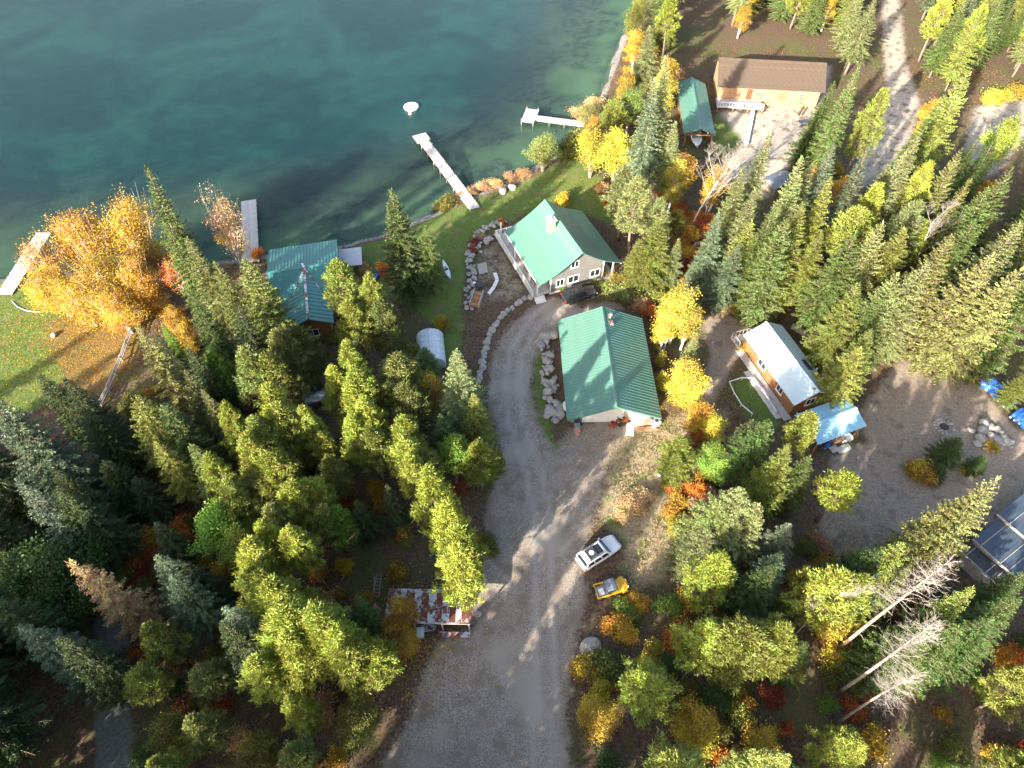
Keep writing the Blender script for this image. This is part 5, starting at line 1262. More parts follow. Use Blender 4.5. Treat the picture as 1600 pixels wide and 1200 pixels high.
BARK = dict(sp='bark', fr='bark', pn='bark', dc='bark_grey', gb='bark_white', bi='bark_white', sh='bark_grey', ba='bark_white', sn='bark_pale', dd='bark_pale')
BARK['as'] = 'bark_white'
for k, lst in PR.items():
    for p in lst:
        p['trunk'].materials.append(M[BARK[k]])
        p['crown'].materials.append(M['bark_grey'] if p.get('bare') else M['leaf'])

# colours of needles and leaves
C = dict(g=(.115,.160,.042), y=(.215,.240,.048), b=(.135,.180,.105), d=(.055,.080,.028), t=(.23,.23,.075), p=(.22,.25,.095), l=(.275,.315,.050), o=(.175,.20,.055),
         Y=(.44,.36,.04), O=(.43,.23,.025), K=(.46,.13,.018), R=(.26,.055,.025), V=(.19,.19,.035), G=(.18,.28,.04), B=(.46,.29,.15), T=(.50,.32,.15), D=(.075,.12,.03), A=(.43,.27,.025))
CN = dict(g='green', y='yellow-green', b='blue-green', d='dark green', t='golden-tipped', p='pale green', l='lime green', o='olive green', Y='bright yellow', O='golden', K='orange',
          R='rust red', V='olive', G='fresh green', B='tan', T='straw brown', D='deep green', A='amber')
KN = dict(sp=('spruce_tree','spruce'), fr=('fir_tree','bushy fir'), pn=('pine_tree','tufted pine'), dc=('leafy_tree','leafy tree'), bi=('birch_tree','thin-leaved birch'), gb=('birch_tree','spreading birch'),
          sh=('shrub','shrub'), ba=('bare_tree','leafless white-limbed tree'), sn=('dead_tree','tall grey dead tree'), dd=('dead_conifer','dead conifer'))
KN['as'] = ('aspen_tree','slim aspen')
LM = [((11.4,52.9),'the large green garage',9), ((7,74.6),'the grey house',9), ((33.4,53.3),'the pale blue roofed cabin',6), ((36.2,45.1),'the carport',4), (SH,'the rusty tin shed',4),
      ((ghc.x,ghc.y),'the hoop greenhouse',3), ((lcc.x,lcc.y),'the lakeside cabin',6), ((ds.x+2,ds.y+2),'the slate blue sheds',4), ((bc.x,bc.y),'the boat shelter',8), ((hc.x,hc.y+4.4),'the log house',9)]
for u, v, t_ in ((1450,680,'the dirt yard'),(170,900,'the forest track'),(160,1040,'the forest track'),(120,510,'the split rail fence'),(180,600,'the split rail fence'),(930,870,'the white car'),
                 (850,1050,'the gravel drive'),(780,760,'the gravel drive'),(1440,180,'the far gravel road'),(1400,20,'the narrow far lane'),(1560,60,'the far road bend'),(1600,330,'the wood edge above the tarpaulins'),(1260,230,'the far gravel road'),(740,330,'the long dock'),(890,215,'the L-shaped dock'),
                 (500,690,'the covered trailer'),(1100,640,'the dry grass slope'),(1020,780,'the dry grass slope')):
    q = P(u, v); LM.append(((q.x, q.y), t_, 2))
def place_phrase(x, y):
    b = min(LM, key=lambda a: math.hypot(x-a[0][0], y-a[0][1])-a[2]); d = math.hypot(x-b[0][0], y-b[0][1])-b[2]
    return ('close to ' if d < 4 else 'near ' if d < 11 else 'in the wood towards ')+b[1]
TREES = []                                    # (x, y, r, h)
tr_ = random.Random(99)
def plant(kind, x, y, h, r, col, label=None, group=None, tilt=.045):
    pr = tr_.choice(PR[kind]); nm, desc = KN[kind]
    z = gz(x, y)-.05
    size = '' if kind == 'sh' else ('tall ' if h > 17 else 'young ' if h < 8 else '')
    if kind == 'sn': size = ''
    colour = '' if pr.get('bare') else CN[col]+' '
    label = label or (size+colour+desc+' '+place_phrase(x, y))
    t = thing(nm, label, 'shrub' if kind == 'sh' else 'tree', (x, y, z), tr_.uniform(0, 6.283), group or ('shrubs around the clearings' if kind == 'sh' else 'trees of the wood'))
    t.rotation_euler = (tr_.uniform(-tilt, tilt), tr_.uniform(-tilt, tilt), t.rotation_euler.z)
    s = r/pr['r']; t.scale = (s*tr_.uniform(.95,1.05), s*tr_.uniform(.95,1.05), h/pr['h'])
    put('trunk', pr['trunk'], None, t)
    c = put('branches' if pr.get('bare') else 'crown', pr['crown'], None, t)
    k = tr_.uniform(.85, 1.35); cc = C[col] if col else (.4,.36,.33)
    c.color = (cc[0]*k*tr_.uniform(.93,1.07), cc[1]*k, cc[2]*k*tr_.uniform(.9,1.1), 1)
    TREES.append((x, y, r, h)); return t
def apex(kind, u, v, h, r, col, **kw):        # tree known by its top
    p = P(u, v, h*.98); return plant(kind, p.x, p.y, h, r, col, **kw)
def at(kind, u, v, h, r, col, **kw):          # plant known by its foot
    p = P(u, v); return plant(kind, p.x, p.y, h, r, col, **kw)

# -- trees read off the photograph: kind, top pixel, height, crown radius, colour
MANUAL = '''
gb 175 305 15 4.6 A; gb 98 328 14 4.8 O; gb 135 395 11 4.4 A; bi 40 372 12 3.4 O; gb 60 420 8.5 3.6 A; gb 185 400 10 3.8 O; gb 105 440 8 4.2 A; gb 165 455 7.5 3.8 O; gb 210 430 7 3.0 O
sp 222 268 22 3.9 g; sp 262 345 18 3.3 g; bi 325 290 16 3.2 B; bi 350 330 12 2.6 O; sp 300 372 17 3.4 o; sp 345 410 15 3.2 o; bi 268 400 9 2.4 K
fr 386 408 18 4.3 o; sp 450 508 11 2.4 y; sp 300 455 15 3.2 g; sp 360 480 15 3.2 d; pn 440 520 12 2.8 o; pn 470 510 11 2.4 o; pn 390 545 14 2.9 o; pn 420 560 13 2.8 y
as 258 480 7 1.6 O; as 282 505 6 1.6 A; sp 252 506 7 1.5 G; sp 218 518 17 2.8 t; sp 282 585 13 2.7 t; pn 330 550 11 2.3 G; sp 320 610 12 2.6 t; sp 300 540 14 2.8 d
fr 205 618 14 4.1 y; fr 260 640 13 3.6 g; sp 240 690 12 2.8 y; sp 300 690 13 2.9 g
sp 60 585 13 3.3 d; sp 105 598 14 3.4 d; fr 140 640 12 3.6 d; fr -18 635 19 4.3 b; fr 25 668 15 3.8 b; sp 78 735 14 3.4 d; fr 160 725 9 3.2 d; fr 212 745 8 3.0 d; fr 95 765 14 3.4 d; sp 40 760 16 3.6 b
fr 617 293 18 4.6 g; sp 665 350 12 3.0 g; pn 520 415 13 2.5 y; pn 572 438 14 2.6 y; pn 545 470 12 2.6 y; pn 598 470 12 2.3 o; 
pn 538 545 14 2.5 l; pn 565 580 13 2.5 l; pn 540 600 12 2.4 l; pn 575 625 12 2.3 l; pn 545 650 11 2.3 l; pn 575 670 11 2.2 y; pn 520 575 12 2.0 l
pn 473 642 12 1.9 l; pn 495 680 9 1.8 y; pn 620 565 12 2.7 o; pn 640 600 11 2.5 o; sp 660 540 7 2.5 g; as 672 586 9 2.0 A
sp 716 556 14 3.4 p; sp 745 620 10 2.7 y; pn 622 655 12 2.2 l; pn 640 690 11 2.4 l; pn 660 705 10 2.2 y; sp 690 645 10 2.8 D; pn 705 690 9 2.2 G; pn 748 698 9 2.1 l; pn 765 700 7 1.8 y
pn 345 636 14 2.3 l; pn 378 680 13 2.4 l; pn 415 605 14 2.3 l; pn 440 630 13 2.5 y; pn 400 660 13 2.4 y; pn 425 710 11 2.3 l; pn 330 716 12 2.0 l; pn 350 750 11 2.2 y; pn 450 745 8 2.2 o; pn 390 740 9 2.3 o
dc 330 800 9 3.0 G; dc 350 830 8 2.6 l; pn 490 752 11 2.0 l; pn 455 768 12 1.9 l; pn 505 790 10 2.0 y; pn 460 826 13.4 1.9 l; pn 402 813 13 1.9 l; pn 430 790 12 1.8 o; pn 515 800 9 2.0 G
pn 385 860 13 2.4 l; pn 405 900 12 2.3 l; pn 380 890 12 2.0 y; pn 430 915 14 2.5 l; pn 440 965 13 2.6 l; pn 455 1000 12 2.6 l; pn 478 950 14 2.5 l; pn 490 985 12 2.2 l; pn 522 978 13 2.4 l; pn 545 1010 12 2.5 y; pn 570 1020 10 2.2 l
sp 560 935 11 2.0 D; sp 545 955 9 1.8 D; sp 365 948 14 2.7 b; sp 335 975 14 2.8 d; sp 240 868 13 3.2 b; fr 265 900 12 3.4 b; sp 290 880 11 2.6 d
dd 113 873 16 2.9 T; dc 60 850 11 5.2 D; dc 20 880 10 4.6 D; dc 80 905 9 3.6 D; sp 35 985 15 3.4 b; sp 75 1005 14 3.0 d; sp -10 930 14 3.4 d
pn 676 738 16 2.3 l; pn 695 785 15 2.4 l; pn 710 830 15 2.2 l; pn 708 862 14 2.3 l; pn 650 715 12 2.2 l; sp 610 760 9 2.2 d; sp 560 780 9 2.2 d
dc 850 212 6.5 3.4 o; sh 895 208 4 2.4 V; dc 962 152 8 2.9 V; dc 925 158 4.5 2.8 t; dc 930 195 9.5 3.4 Y; dc 968 200 10 3.3 Y; as 995 212 9 2.0 y; as 924 182 8 1.6 K; as 1008 205 8 1.6 A
sp 1048 88 21 3.9 p; sp 1025 130 19 3.4 b; sp 1060 190 13 2.8 p; pn 982 268 12 2.6 p; pn 1000 285 12 3.0 p; pn 1030 315 9 2.2 p; fr 1030 345 12 4.0 y; sp 1062 372 9 2.4 p; fr 1005 375 9 3.0 y
as 1078 232 9 2.2 O; as 1062 250 9 2.2 Y; dc 1055 330 5 2.2 V; bi 1130 255 9 2.5 A; as 1120 268 8 1.9 A; ba 1108 240 13 3.4 -; ba 1128 245 11 2.8 -; as 990 130 9 2.2 G
sp 1162 262 18 3.3 p; sp 1197 214 20 3.6 p; sp 1130 335 15 3.0 b; sp 1108 370 11 2.8 b; sp 1180 300 17 3.2 p; fr 1178 350 14 3.9 y; fr 1222 355 14 4.2 y; fr 1240 340 18 3.8 g; sp 1258 250 19 3.4 p; sp 1304 284 17 3.2 y
fr 1265 320 17 3.8 y; sp 1205 325 17 3.0 g; sp 1150 380 13 2.8 b; sp 1285 365 13 3.0 y; fr 1190 405 9 3.2 y; fr 1228 408 9 3.2 y
sp 1340 108 20 3.8 g; pn 1378 145 15 2.6 y; sp 1300 130 16 3.4 D; dc 1282 252 6 2.4 O; as 1325 275 7 2.2 O; sp 1365 232 17 3.2 b; sp 1395 255 15 3.2 p; sp 1437 208 19 3.5 p; sp 1410 240 17 3.2 p; fr 1500 238 16 3.0 t
fr 1512 110 20 4.2 y; sp 1480 150 16 3.6 g; dc 1465 155 6 2.5 O; as 1450 190 5 2.0 A; pn 1452 260 15 2.5 l; pn 1370 296 15 2.4 l; pn 1345 330 14 2.8 y; fr 1340 370 17 4.2 g; fr 1385 350 17 4.0 p; fr 1318 385 12 3.4 y
sp 1515 282 16 3.0 y; fr 1590 268 18 4.4 g; fr 1550 300 17 4.2 g; fr 1530 350 15 4.0 g; pn 1430 320 13 2.6 p; pn 1440 350 10 2.4 l; ba 1480 345 12 2.4 -; dc 1475 335 7 2.6 D; fr 1482 376 18 4.6 t; fr 1450 410 16 4.2 p; fr 1400 430 15 4.2 p; fr 1350 440 15 4.2 y
fr 1590 350 19 4.4 p; fr 1545 400 18 4.2 t; fr 1595 420 18 4.5 t; fr 1525 430 13 3.8 g; fr 1378 465 12 4.0 g; fr 1425 455 11 3.6 p; fr 1365 520 12 3.6 y; fr 1340 540 11 3.4 y; fr 1565 460 12 3.6 p; fr 1490 460 8 3.0 g
dc 1590 180 11 3.2 l; sp 1560 220 13 3.0 D; sp 1520 220 10 2.6 D; fr 1606 588 6 2.2 y; fr 1640 420 18 4.2 g; fr 1650 300 18 4.2 g
as 1075 432 12 2.5 Y; as 1062 450 11 2.4 Y; as 1050 475 9 2.0 Y; as 1085 470 9 2.0 Y; sp 1085 520 9 2.0 p; dc 1085 565 8 2.6 Y; dc 1075 590 5 2.3 Y; dc 1102 632 6 2.1 A; dc 1115 650 5 2.2 Y; dc 1095 675 4 1.6 K
fr 1195 650 13 3.6 D; fr 1180 665 10 3.0 d; pn 1268 645 12 1.5 y; fr 1240 702 13 3.0 y; fr 1262 715 10 2.8 g; pn 1205 730 9 2.2 l; pn 1070 690 7 2.1 y; pn 1060 715 6 1.9 y; dc 1115 695 6 2.1 G; dc 1128 715 5 2.0 G
fr 1160 760 14 4.4 p; fr 1135 790 12 4.6 o; fr 1110 830 10 3.8 p; fr 1180 790 12 3.6 p; sp 1235 815 10 2.4 b; pn 1128 878 11 2.6 l; sp 1200 890 12 3.0 D; sp 1220 870 11 2.6 b
pn 1325 748 9 2.0 l; fr 1558 765 19 4.3 t; fr 1510 785 16 3.6 t; sn 1492 868 22 3.0 -; sn 1474 955 20 2.9 -; sn 1440 1045 16 2.6 -; pn 1315 895 13 2.6 l; pn 1345 900 12 2.4 y; ba 1325 905 13 2.0 -
fr 1370 862 13 3.4 D; fr 1405 850 14 3.2 y; sp 1415 885 12 2.6 p; sp 1522 928 14 2.8 y; fr 1490 975 13 3.6 g; fr 1450 985 12 3.6 g; sp 1590 945 14 3.2 g; fr 1555 970 13 3.6 D; fr 1600 900 12 3.4 D; fr 1420 1000 10 3.2 g
dc 1275 905 6 2.4 A; dc 1318 955 5 2.4 Y; dc 1290 930 4 1.8 A; pn 1110 985 10 2.2 l; pn 1175 985 11 2.4 y; pn 1220 985 10 2.5 l; pn 1150 1010 10 2.3 y; pn 1240 1010 8 2.2 y; sp 1260 1000 9 2.4 D
fr 1500 685 5.5 2.7 D; fr 1540 712 3.5 1.8 D; fr 1475 725 3 1.5 D; as 622 938 7 1.8 O; as 612 965 5 1.6 O; as 632 990 4 1.6 A
'''
for e in MANUAL.replace('\n', ';').split(';'):
    q = e.split()
    if len(q) == 6: apex(q[0], float(q[1]), float(q[2]), float(q[3]), float(q[4])*(.92 if q[0] == 'pn' else .66 if q[0] == 'sn' else .90 if q[0] in ('sp','fr') else .95)*tr_.uniform(.9, 1.1), q[5] if q[5] != '-' else None)
# -- shrubs: foot pixel, height, radius, colour
SHRUBS = '''
700 318 1.6 2.0 V; 690 322 1.3 1.6 V; 735 300 1.0 1.5 T; 755 292 1.0 1.6 T; 775 286 1.0 1.7 T; 800 278 1.1 1.6 B; 815 272 1.2 1.6 B; 720 308 .9 1.4 T; 905 175 1.6 2.0 T; 915 190 1.6 1.8 T; 930 165 1.8 2.2 T; 880 245 2 1.8 V
877 318 1.7 1.5 A; 782 350 .8 .8 K; 742 380 .9 1.0 R; 738 392 .8 .9 R; 750 372 .7 .8 B; 608 505 2.6 1.3 K; 606 525 2.0 1.2 K; 692 515 2.4 1.3 A; 600 430 2 1.4 K; 405 400 1.6 1.2 K; 570 425 1.4 1.1 T; 640 560 2.2 1.8 V; 620 545 1.8 1.6 V; 660 575 2 1.7 D
250 490 2 1.6 O; 290 520 2.2 1.5 A; 300 545 2 1.4 A; 280 500 2 1.4 O; 330 575 1.8 1.3 T; 205 860 2 1.9 K; 185 870 1.8 1.6 K; 230 850 2 1.8 O; 270 845 2.2 1.8 A; 255 860 1.8 1.7 R; 285 835 1.8 1.6 K; 300 860 1.8 1.6 K; 225 1035 2 1.8 K; 240 1020 1.6 1.5 R; 330 1045 1.8 1.7 O
200 900 1.8 1.6 V; 215 880 2 1.7 K; 230 930 1.6 1.5 V; 70 840 1.8 1.8 R; 100 830 1.6 1.7 R; 110 850 1.6 1.5 V; 40 830 1.5 1.6 R; 310 880 1.8 1.6 A; 350 895 1.6 1.5 O; 330 920 1.6 1.6 T; 300 910 1.5 1.6 R
540 892 2.0 1.1 A; 622 897 1.8 1.2 A; 630 832 1.8 1.2 O; 600 792 2 1.4 O; 590 770 1.8 1.4 A; 640 850 1.2 1.0 V; 760 853 1.6 1.6 V; 750 850 1.4 1.2 A; 615 1030 2.0 1.6 O; 600 1010 1.6 1.3 K; 540 790 1.5 1.3 R; 560 815 1.3 1.2 V; 510 760 1.4 1.2 R; 530 740 1.4 1.2 R; 500 720 1.3 1.2 R
975 990 1.8 1.6 A; 952 978 1.5 1.2 O; 1065 998 2 1.8 O; 1050 1005 1.6 1.4 K; 978 960 1.6 1.5 G; 985 945 1.4 1.3 O; 1000 945 1.2 1.2 O; 1045 950 1.5 1.6 G; 1075 945 1.6 1.5 A; 1165 980 2.2 1.9 A; 1020 1020 1.6 1.2 Y; 1012 1040 1.5 1.2 Y; 935 1040 2.2 2.0 V; 915 1048 1.8 1.5 A; 950 1050 2.2 2.0 D; 1040 1045 1.6 1.3 D
1048 805 1.6 1.4 A; 1055 825 1.8 1.4 Y; 1062 790 1.6 1.2 A; 1070 840 1.4 1.2 K; 1080 770 1.5 1.5 K; 1085 790 1.4 1.4 B; 1055 770 1.4 1.3 K; 985 790 1.3 1.6 B; 975 805 1.0 1.4 T; 1000 775 1.0 1.5 T; 1140 735 1.6 1.4 K; 1150 745 1.4 1.2 O; 1278 855 1.6 1.5 B; 1290 885 1.4 1.4 A; 1262 860 1.4 1.3 V
1030 570 2.0 .9 Y; 1033 605 2.2 1.1 Y; 1026 545 1.6 .8 Y; 1025 505 1.8 1.4 K; 1038 520 1.6 1.3 K; 1012 490 1.7 1.4 K; 985 470 2.4 2.2 o; 960 462 2.2 2.0 o; 1005 455 2.6 2.2 p; 1020 440 2.4 2.0 T; 985 448 2.4 2.0 K; 1000 480 2.0 1.6 T; 965 448 2 1.6 A; 945 450 1.4 1.0 y; 1020 470 2 1.6 V; 878 455 .8 .6 G; 925 440 .9 .7 V; 940 432 1.1 .9 A; 915 448 .8 .6 V
1150 483 2.4 2.2 V; 1165 478 2.2 1.8 A; 1130 480 2 1.8 T; 1115 470 2 1.8 D; 1085 350 2 2 K; 1075 370 1.8 1.8 O; 1100 365 2 1.8 R; 1060 350 2 1.8 A; 1040 310 2 1.6 K; 1095 410 1.8 1.7 K; 1080 420 1.8 1.7 R; 1100 440 1.8 1.7 K; 1120 455 1.6 1.6 V; 955 320 1.8 1.6 K; 970 305 2 1.6 O; 940 300 1.6 1.4 T; 975 340 1.8 1.5 K
1437 748 2.2 2.0 A; 1430 740 1.8 1.4 Y; 1512 735 1.0 1.1 Y; 1545 700 1.0 1.0 A; 1505 580 1.2 2.0 K; 1520 590 1.2 1.8 K; 1490 570 1.2 1.6 O; 1270 470 2 1.5 A; 1275 480 1.8 1.3 Y; 1170 535 1.0 1.0 A; 1160 545 1.0 .9 O; 1145 150 1.4 1.3 T; 1250 165 1.4 1.2 A; 1560 155 2 2.6 Y; 1585 150 2 2.4 A; 1540 160 1.6 1.6 Y
1305 270 1.6 1.6 A; 1345 225 1.8 1.6 A; 1540 300 1.8 1.8 O; 1530 310 1.5 1.8 K; 1340 880 1.8 1.4 V; 1350 985 2.2 1.6 V; 1380 1010 1.8 1.8 A; 1300 1030 1.8 1.6 Y; 1330 1020 1.8 1.6 A; 1290 1000 1.6 1.5 O; 1400 1020 2.2 2.0 V; 1255 955 1.6 1.5 K
'''
for e in SHRUBS.replace('\n', ';').split(';'):
    q = e.split()
    if len(q) == 5: at('sh', float(q[0]), float(q[1]), float(q[2]), float(q[3]), q[4])

# -- the rest of the wood, sown where the photograph shows only canopy, and beyond its edges
CLEAR = [GRAVEL, YARD, YARD_TR, ROAD_1, ROAD_2, PATIO, LAWN_A, LAWN_B, LAWN_E, PATH_MID, STRAW,
         [(865,460),(1010,470),(1045,660),(880,680)], [(775,305),(975,305),(975,475),(840,475)], [(1140,490),(1250,488),(1325,560),(1365,640),(1340,700),(1235,700)],
         [(595,905),(745,905),(745,1005),(640,1005),(595,985)], [(410,365),(570,365),(575,440),(545,445),(512,500),(445,500)], [(645,510),(700,510),(700,575),(650,570)],
         [(470,560),(515,560),(515,640),(470,640)], [(890,820),(990,820),(990,950),(890,950)], [(1510,780),(1700,700),(1700,930),(1550,925)], [(1075,-60),(1125,-60),(1130,260),(1060,260)],
         [(1120,60),(1280,60),(1270,180),(1110,190)], [(185,470),(225,470),(180,640),(150,640)], [(1520,585),(1610,585),(1610,670),(1560,650)], [(1440,530),(1500,545),(1640,620),(1640,720),(1480,720)],
         [(900,880),(1090,900),(1095,985),(1300,950),(1310,1045),(900,1045)], [(520,860),(600,840),(740,830),(740,910),(520,920)], [(132,800),(185,800),(215,1260),(140,1260)]]
def visible_clear(x, y, h, r):
    pts = [pix(x+dx, y, z) for z in (0, h*.35, h*.7, h) for dx in ((-r*.8, 0, r*.8) if z < h*.8 else (0,))]
    u = np.array([p[0] for p in pts]); v = np.array([p[1] for p in pts])
    for pl in CLEAR:
        if in_poly(u, v, pl).any(): return False
    return True
sow = random.Random(2024)
WOODS = [([(205,520),(300,470),(420,480),(600,520),(640,600),(760,690),(775,760),(740,850),(660,860),(600,900),(560,1050),(230,1050),(210,760)], 'wood_l', 9, 5.4),
         ([(-250,690),(130,660),(140,820),(140,1050),(-250,1050)], 'wood_d', 16, 6.0),
         ([(-450,1050),(145,1050),(140,1500),(-450,1500)], 'wood_dd', 26, 5.8), ([(215,1050),(560,1050),(600,1120),(520,1280),(220,1280)], 'wood_l', 22, 4.4),
         ([(905,1050),(1700,1050),(1700,1350),(900,1350)], 'wood_r', 20, 5.0), 
         ([(1100,300),(1600,250),(1750,250),(1750,620),(1600,600),(1480,560),(1330,620),(1250,500),(1120,450)], 'wood_s', 12, 5.4),
         ([(985,-120),(1080,-120),(1075,150),(1000,300),(960,180)], 'wood_m', 16, 4.6), ([(1400,-150),(1800,-150),(1800,110),(1560,150),(1410,140)], 'wood_s', 44, 4.8),
         ([(1290,-40),(1385,-40),(1390,130),(1300,150)], 'wood_s', 8, 4.6), ([(1000,-60),(1370,-60),(1365,90),(1290,110),(1010,120)], 'wood_m', 12, 5.0), ([(1010,-60),(1380,-60),(1370,90),(1020,100)], 'wood_s', 24, 4.4), ([(1410,-70),(1640,-70),(1640,120),(1430,130)], 'wood_s', 26, 4.4), ([(1130,-160),(1360,-160),(1350,60),(1130,40)], 'wood_s', 14, 5.0)]
def sow_wood(poly, kind, count, gap):
    us = [p[0] for p in poly]; vs_ = [p[1] for p in poly]; done = 0
    for _ in range(count*30):
        if done >= count: break
        u = sow.uniform(min(us), max(us)); v = sow.uniform(min(vs_), max(vs_))
        if not in_poly(np.array([u]), np.array([v]), poly)[0]: continue
        p = P(u, v)
        if sow.random() > (300/(abs(p.y)+40)) : pass
        if kind == 'wood_l': k, h, r, c = sow.choice([('pn',10,1.7,'l'),('pn',9,1.7,'y'),('sp',9,2.0,'d'),('pn',8,1.7,'o'),('dc',5,2.2,'V')])
        elif kind == 'wood_d': k, h, r, c = sow.choice([('sp',13,3.2,'d'),('fr',12,3.6,'d'),('sp',12,3.,'b'),('dc',8,3.2,'D')])
        elif kind == 'wood_dd': k, h, r, c = sow.choice([('sp',21,4.0,'d'),('fr',19,4.4,'d'),('sp',20,3.8,'b'),('sp',22,4.,'g')])
        elif kind == 'wood_r': k, h, r, c = sow.choice([('pn',10,2.3,'l'),('fr',10,3.2,'D'),('sp',10,2.6,'g'),('dc',5,2.2,'A'),('pn',9,2.2,'y'),('sp',12,2.8,'y')])
        elif kind == 'wood_m': k, h, r, c = sow.choice([('sp',15,3.2,'p'),('dc',8,2.8,'Y'),('as',9,2.1,'A'),('dc',7,2.6,'V'),('pn',11,2.4,'p')])
        else: k, h, r, c = sow.choice([('fr',14,3.6,'g'),('sp',14,3.0,'p'),('fr',13,3.6,'y'),('sp',15,3.2,'b'),('pn',12,2.5,'l'),('sp',12,2.8,'D')])
        h *= sow.uniform(.8, 1.15); r *= sow.uniform(.85, 1.15)
        if any((p.x-a)**2+(p.y-b)**2 < (gap*.5+rr2*.35)**2 for a, b, rr2, _h in TREES if _h > 3): continue
        if not visible_clear(p.x, p.y, h, r) or gz(p.x, p.y) < -.2: continue
        plant(k, p.x, p.y, h, r, c); done += 1
for w_ in WOODS: sow_wood(*w_)
# shrubs under the canopy
SOWS = [([(205,520),(420,480),(640,560),(775,760),(740,880),(560,1050),(230,1050),(200,760)], 'VRKOADRTV', 70), ([(-50,700),(140,690),(140,1050),(-50,1050)], 'DRVDK', 22),
        ([(940,930),(1300,870),(1600,950),(1600,1200),(900,1200)], 'VKOADYRG', 60), ([(1050,640),(1140,640),(1080,880),(1040,900)], 'BTKAG', 16), ([(1060,320),(1120,300),(1130,470),(1040,460)], 'KRVOA', 16),
        ([(215,1050),(600,1050),(560,1200),(215,1200)], 'VRKODT', 24), ([(1100,420),(1320,440),(1320,600),(1240,500)], 'VTD', 8), ([(960,120),(1075,100),(1060,300),(980,260)], 'VAKT', 12)]
for poly, cols, cnt in SOWS:
    us = [p[0] for p in poly]; vs_ = [p[1] for p in poly]; done = 0
    for _ in range(cnt*20):
        if done >= cnt: break
        u = sow.uniform(min(us), max(us)); v = sow.uniform(min(vs_), max(vs_))
        if not in_poly(np.array([u]), np.array([v]), poly)[0]: continue
        p = P(u, v); h = sow.uniform(.9, 2.2); r = sow.uniform(.8, 1.7)
        if not visible_clear(p.x, p.y, h, r*.6): continue
        plant('sh', p.x, p.y, h, r, sow.choice(cols)); done += 1
# -- a tall stand just past the near edge of the view: its shadow lies over the drive
STAND = random.Random(77)
for _ in range(1200):
    x = STAND.uniform(-40, 12); y = STAND.uniform(-34, 5)
    if x > -1+.35*(y+34)*.3 and y > -12 and x > 1: continue
    if any((x-a)**2+(y-b)**2 < 5.0**2 for a, b, _r, _h in TREES if _h > 3): continue
    k, h, r, c = STAND.choice([('sp',20,3.3,'g'),('pn',17,2.4,'l'),('sp',18,3.2,'d'),('fr',17,3.8,'g')])
    u, v = pix(x, y, h); 
    if v < 1175 and x > -14: continue
    plant(k, x, y, h*STAND.uniform(.85,1.1), r, c)
# ------------------------------------------------------------------ low plants and fallen leaves: too many to count
def ground_cover(name, label, count, seed, box, prob, colfun, Lr, Wr, up, cat='undergrowth'):
    g = np.random.default_rng(seed)
    x = g.uniform(box[0], box[1], count); y = g.uniform(box[2], box[3], count)
    ix = np.clip(np.searchsorted(GX, x), 0, nx-1); iy = np.clip(np.searchsorted(GY, y), 0, ny-1)
    mk = lambda a: a[iy, ix]
    keep = (g.random(count) < prob(mk, x, y)) & ~mk(in_lake)
    x, y = x[keep], y[keep]; ix, iy = ix[keep], iy[keep]; n = len(x)
    z = ground_z(x, y)-.01
    a = g.uniform(0, 6.283, n); tl = g.uniform(*up, n)
    D = np.stack([np.cos(a)*np.cos(tl), np.sin(a)*np.cos(tl), np.sin(tl)], -1)
    S = unit(np.cross(D, g.normal(0, 1, (n, 3))))
    if up[1] < .4: S = unit(np.cross(D, np.array([0, 0, 1.])))+g.normal(0, .15, (n, 3))
    L = g.uniform(*Lr, n); W = g.uniform(*Wr, n)
    B = np.stack([x, y, z+(.03 if up[1] < .4 else 0)], -1); U = np.cross(D, S)
    mid = B+D*(L*.45)[:, None]
    V = np.stack([B, mid+S*(W/2)[:, None], B+D*L[:, None], mid-S*(W/2)[:, None]], 1).reshape(-1, 3)
    me = fast_mesh(name, V, np.arange(len(V)), 4)
    col = colfun(g, x, y, n); col = np.concatenate([col*g.uniform(.7, 1.3, (n, 1)), np.ones((n, 1))], 1)
    at_ = me.attributes.new('col', 'FLOAT_COLOR', 'POINT'); at_.data.foreach_set('color', np.repeat(col, 4, 0).astype(np.float32).ravel())
    put(name, me, M['litter'], None, None, None, label, cat, None, 'stuff')
def pick(g, n, pal, w): return np.array(pal)[g.choice(len(pal), n, p=np.array(w)/sum(w))]
FPAL = [(.16,.085,.05),(.24,.10,.045),(.12,.12,.04),(.10,.14,.035),(.34,.19,.05),(.20,.15,.09),(.08,.06,.045)]
def fcol(g, x, y, n):
    c = pick(g, n, FPAL, (4,2.5,3,2.5,1.5,2,3)); k = snoise(x, y, 4., 21); gg = pick(g, n, [(.11,.15,.035),(.15,.17,.05),(.09,.12,.03)], (2,1,2))
    return np.where((k > .60)[:, None], gg, c)
ground_cover('undergrowth', 'low weeds, seedlings and rusty leaves covering the forest floor', 430000, 5, (-80,95,6,140),
             lambda mk, x, y: np.where((mk(mk_grav) < .35) & (mk(mk_yard) < .3) & (mk(mk_lawn) < .4) & (mk(mk_track) < .4) & (mk(mk_gold) < .4), .20+.75*(snoise(x, y, 1.6, 8) > .52), 0),
             fcol, (.10,.36), (.05,.13), (.3,1.3))
ground_cover('dry_grass', 'pale dry grass tufts on the slope below the garage', 110000, 6, (5,40,20,66), lambda mk, x, y: mk(mk_straw)*(.25+.7*(snoise(x, y, 1.3, 4) > .5)),
             lambda g, x, y, n: pick(g, n, [(.46,.36,.22),(.36,.28,.15),(.18,.20,.07),(.40,.22,.09)], (4,3,2,1)), (.12,.36), (.03,.08), (.5,1.4), 'grass')
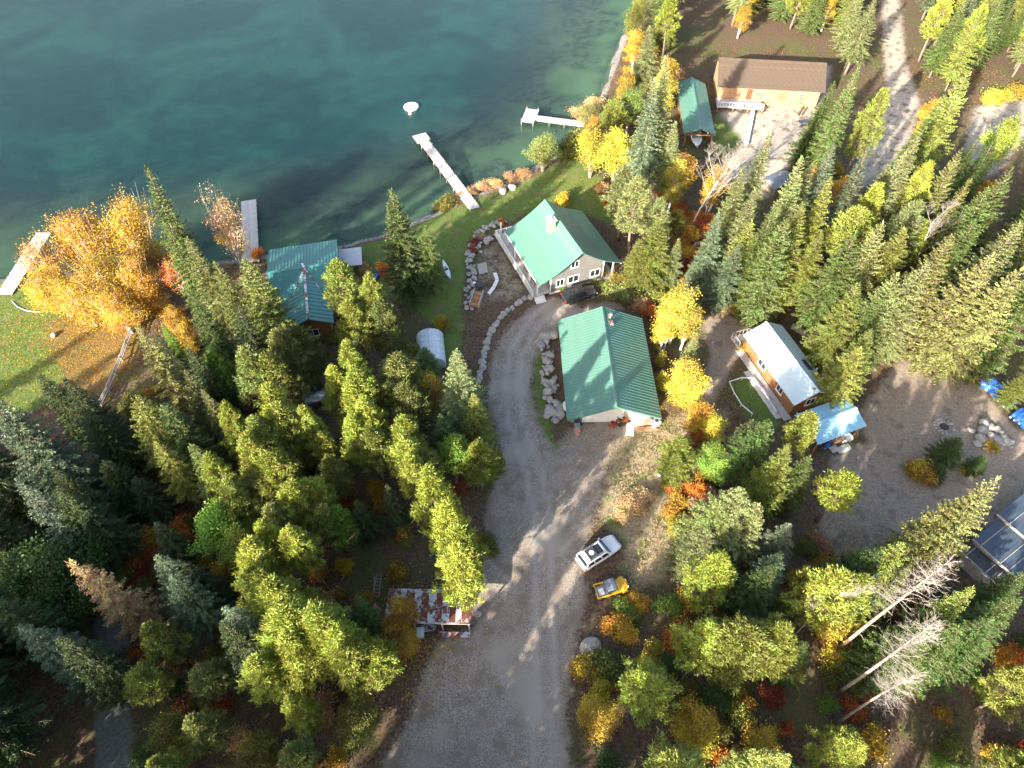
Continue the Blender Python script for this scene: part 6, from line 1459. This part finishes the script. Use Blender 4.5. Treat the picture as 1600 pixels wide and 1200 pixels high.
ground_cover('lawn_grass', 'short tufts of green and yellowing lawn grass', 160000, 7, (-75,45,42,105), lambda mk, x, y: np.where(mk(mk_lawn) > .45, .85, 0),
             lambda g, x, y, n: np.where((snoise(x, y, 3., 9) > .62)[:, None], np.array([.20,.19,.06]), pick(g, n, [(.085,.15,.028),(.11,.18,.04),(.15,.19,.05)], (3,3,1))), (.08,.22), (.04,.09), (.5,1.4), 'grass')
gp = [P(130,500),P(150,545),P(625,1000),P(1085,640),P(950,280),P(330,440)]
def near_gold(mk, x, y):
    o = np.zeros(len(x))
    for p, r_, k in zip(gp, (12,8,4.5,5,6,5), (.6,.5,.9,.5,.4,.6)): o = np.maximum(o, k*np.exp(-((x-p.x)**2+(y-p.y)**2)/r_**2))
    return o
ground_cover('fallen_leaves', 'scatter of golden fallen leaves under the birches and aspens', 260000, 8, (-75,35,15,95), near_gold,
             lambda g, x, y, n: pick(g, n, [(.55,.32,.04),(.45,.22,.03),(.62,.42,.06),(.26,.14,.05)], (4,3,2,2)), (.12,.22), (.09,.16), (-.1,.25), 'leaves')

# ------------------------------------------------------------------ labels that single out each tree among its look-alikes
from collections import defaultdict
by = defaultdict(list)
plants = [o for o in COL.objects if o.parent is None and o.get('category') in ('tree', 'shrub')]
for o in plants: by[o['label']].append(o)
info = [(o, o.location.x, o.location.y, o['label']) for o in plants]
KEYS = ('birch','aspen','leafless','dead conifer','dead tree','spruce','bushy fir','tufted pine','leafy tree','shrub')
def short(lb):
    i = lb.split(' close to ')[0].split(' near ')[0].split(' in the wood')[0]; return i
for lb, lst in list(by.items()):
    if len(lst) < 2: continue
    hs = sorted(lst, key=lambda o: o.scale.z)
    for o in lst:
        me_ = short(lb); best = None
        cand = sorted(((math.hypot(x-o.location.x, y-o.location.y), short(l2)) for o2, x, y, l2 in info if o2 is not o and short(l2) != me_))
        for d_, s_ in cand[:3]:
            new = lb+', beside a '+s_
            if len(new.split()) <= 16 and new not in by: best = new; break
        if best: o['label'] = best; by[best].append(o)
by = defaultdict(list)
for o in plants: by[o['label']].append(o)
for lb, lst in list(by.items()):
    if len(lst) > 1:
        hs = sorted(lst, key=lambda o: -o.scale.z)
        for o, w_ in ((hs[0], 'tallest '), (hs[-1], 'smallest ')):
            new = w_+lb.replace('tall ', '', 1) if lb.startswith('tall ') else w_+lb
            if len(new.split()) <= 16 and new not in by: o['label'] = new; by[new].append(o)
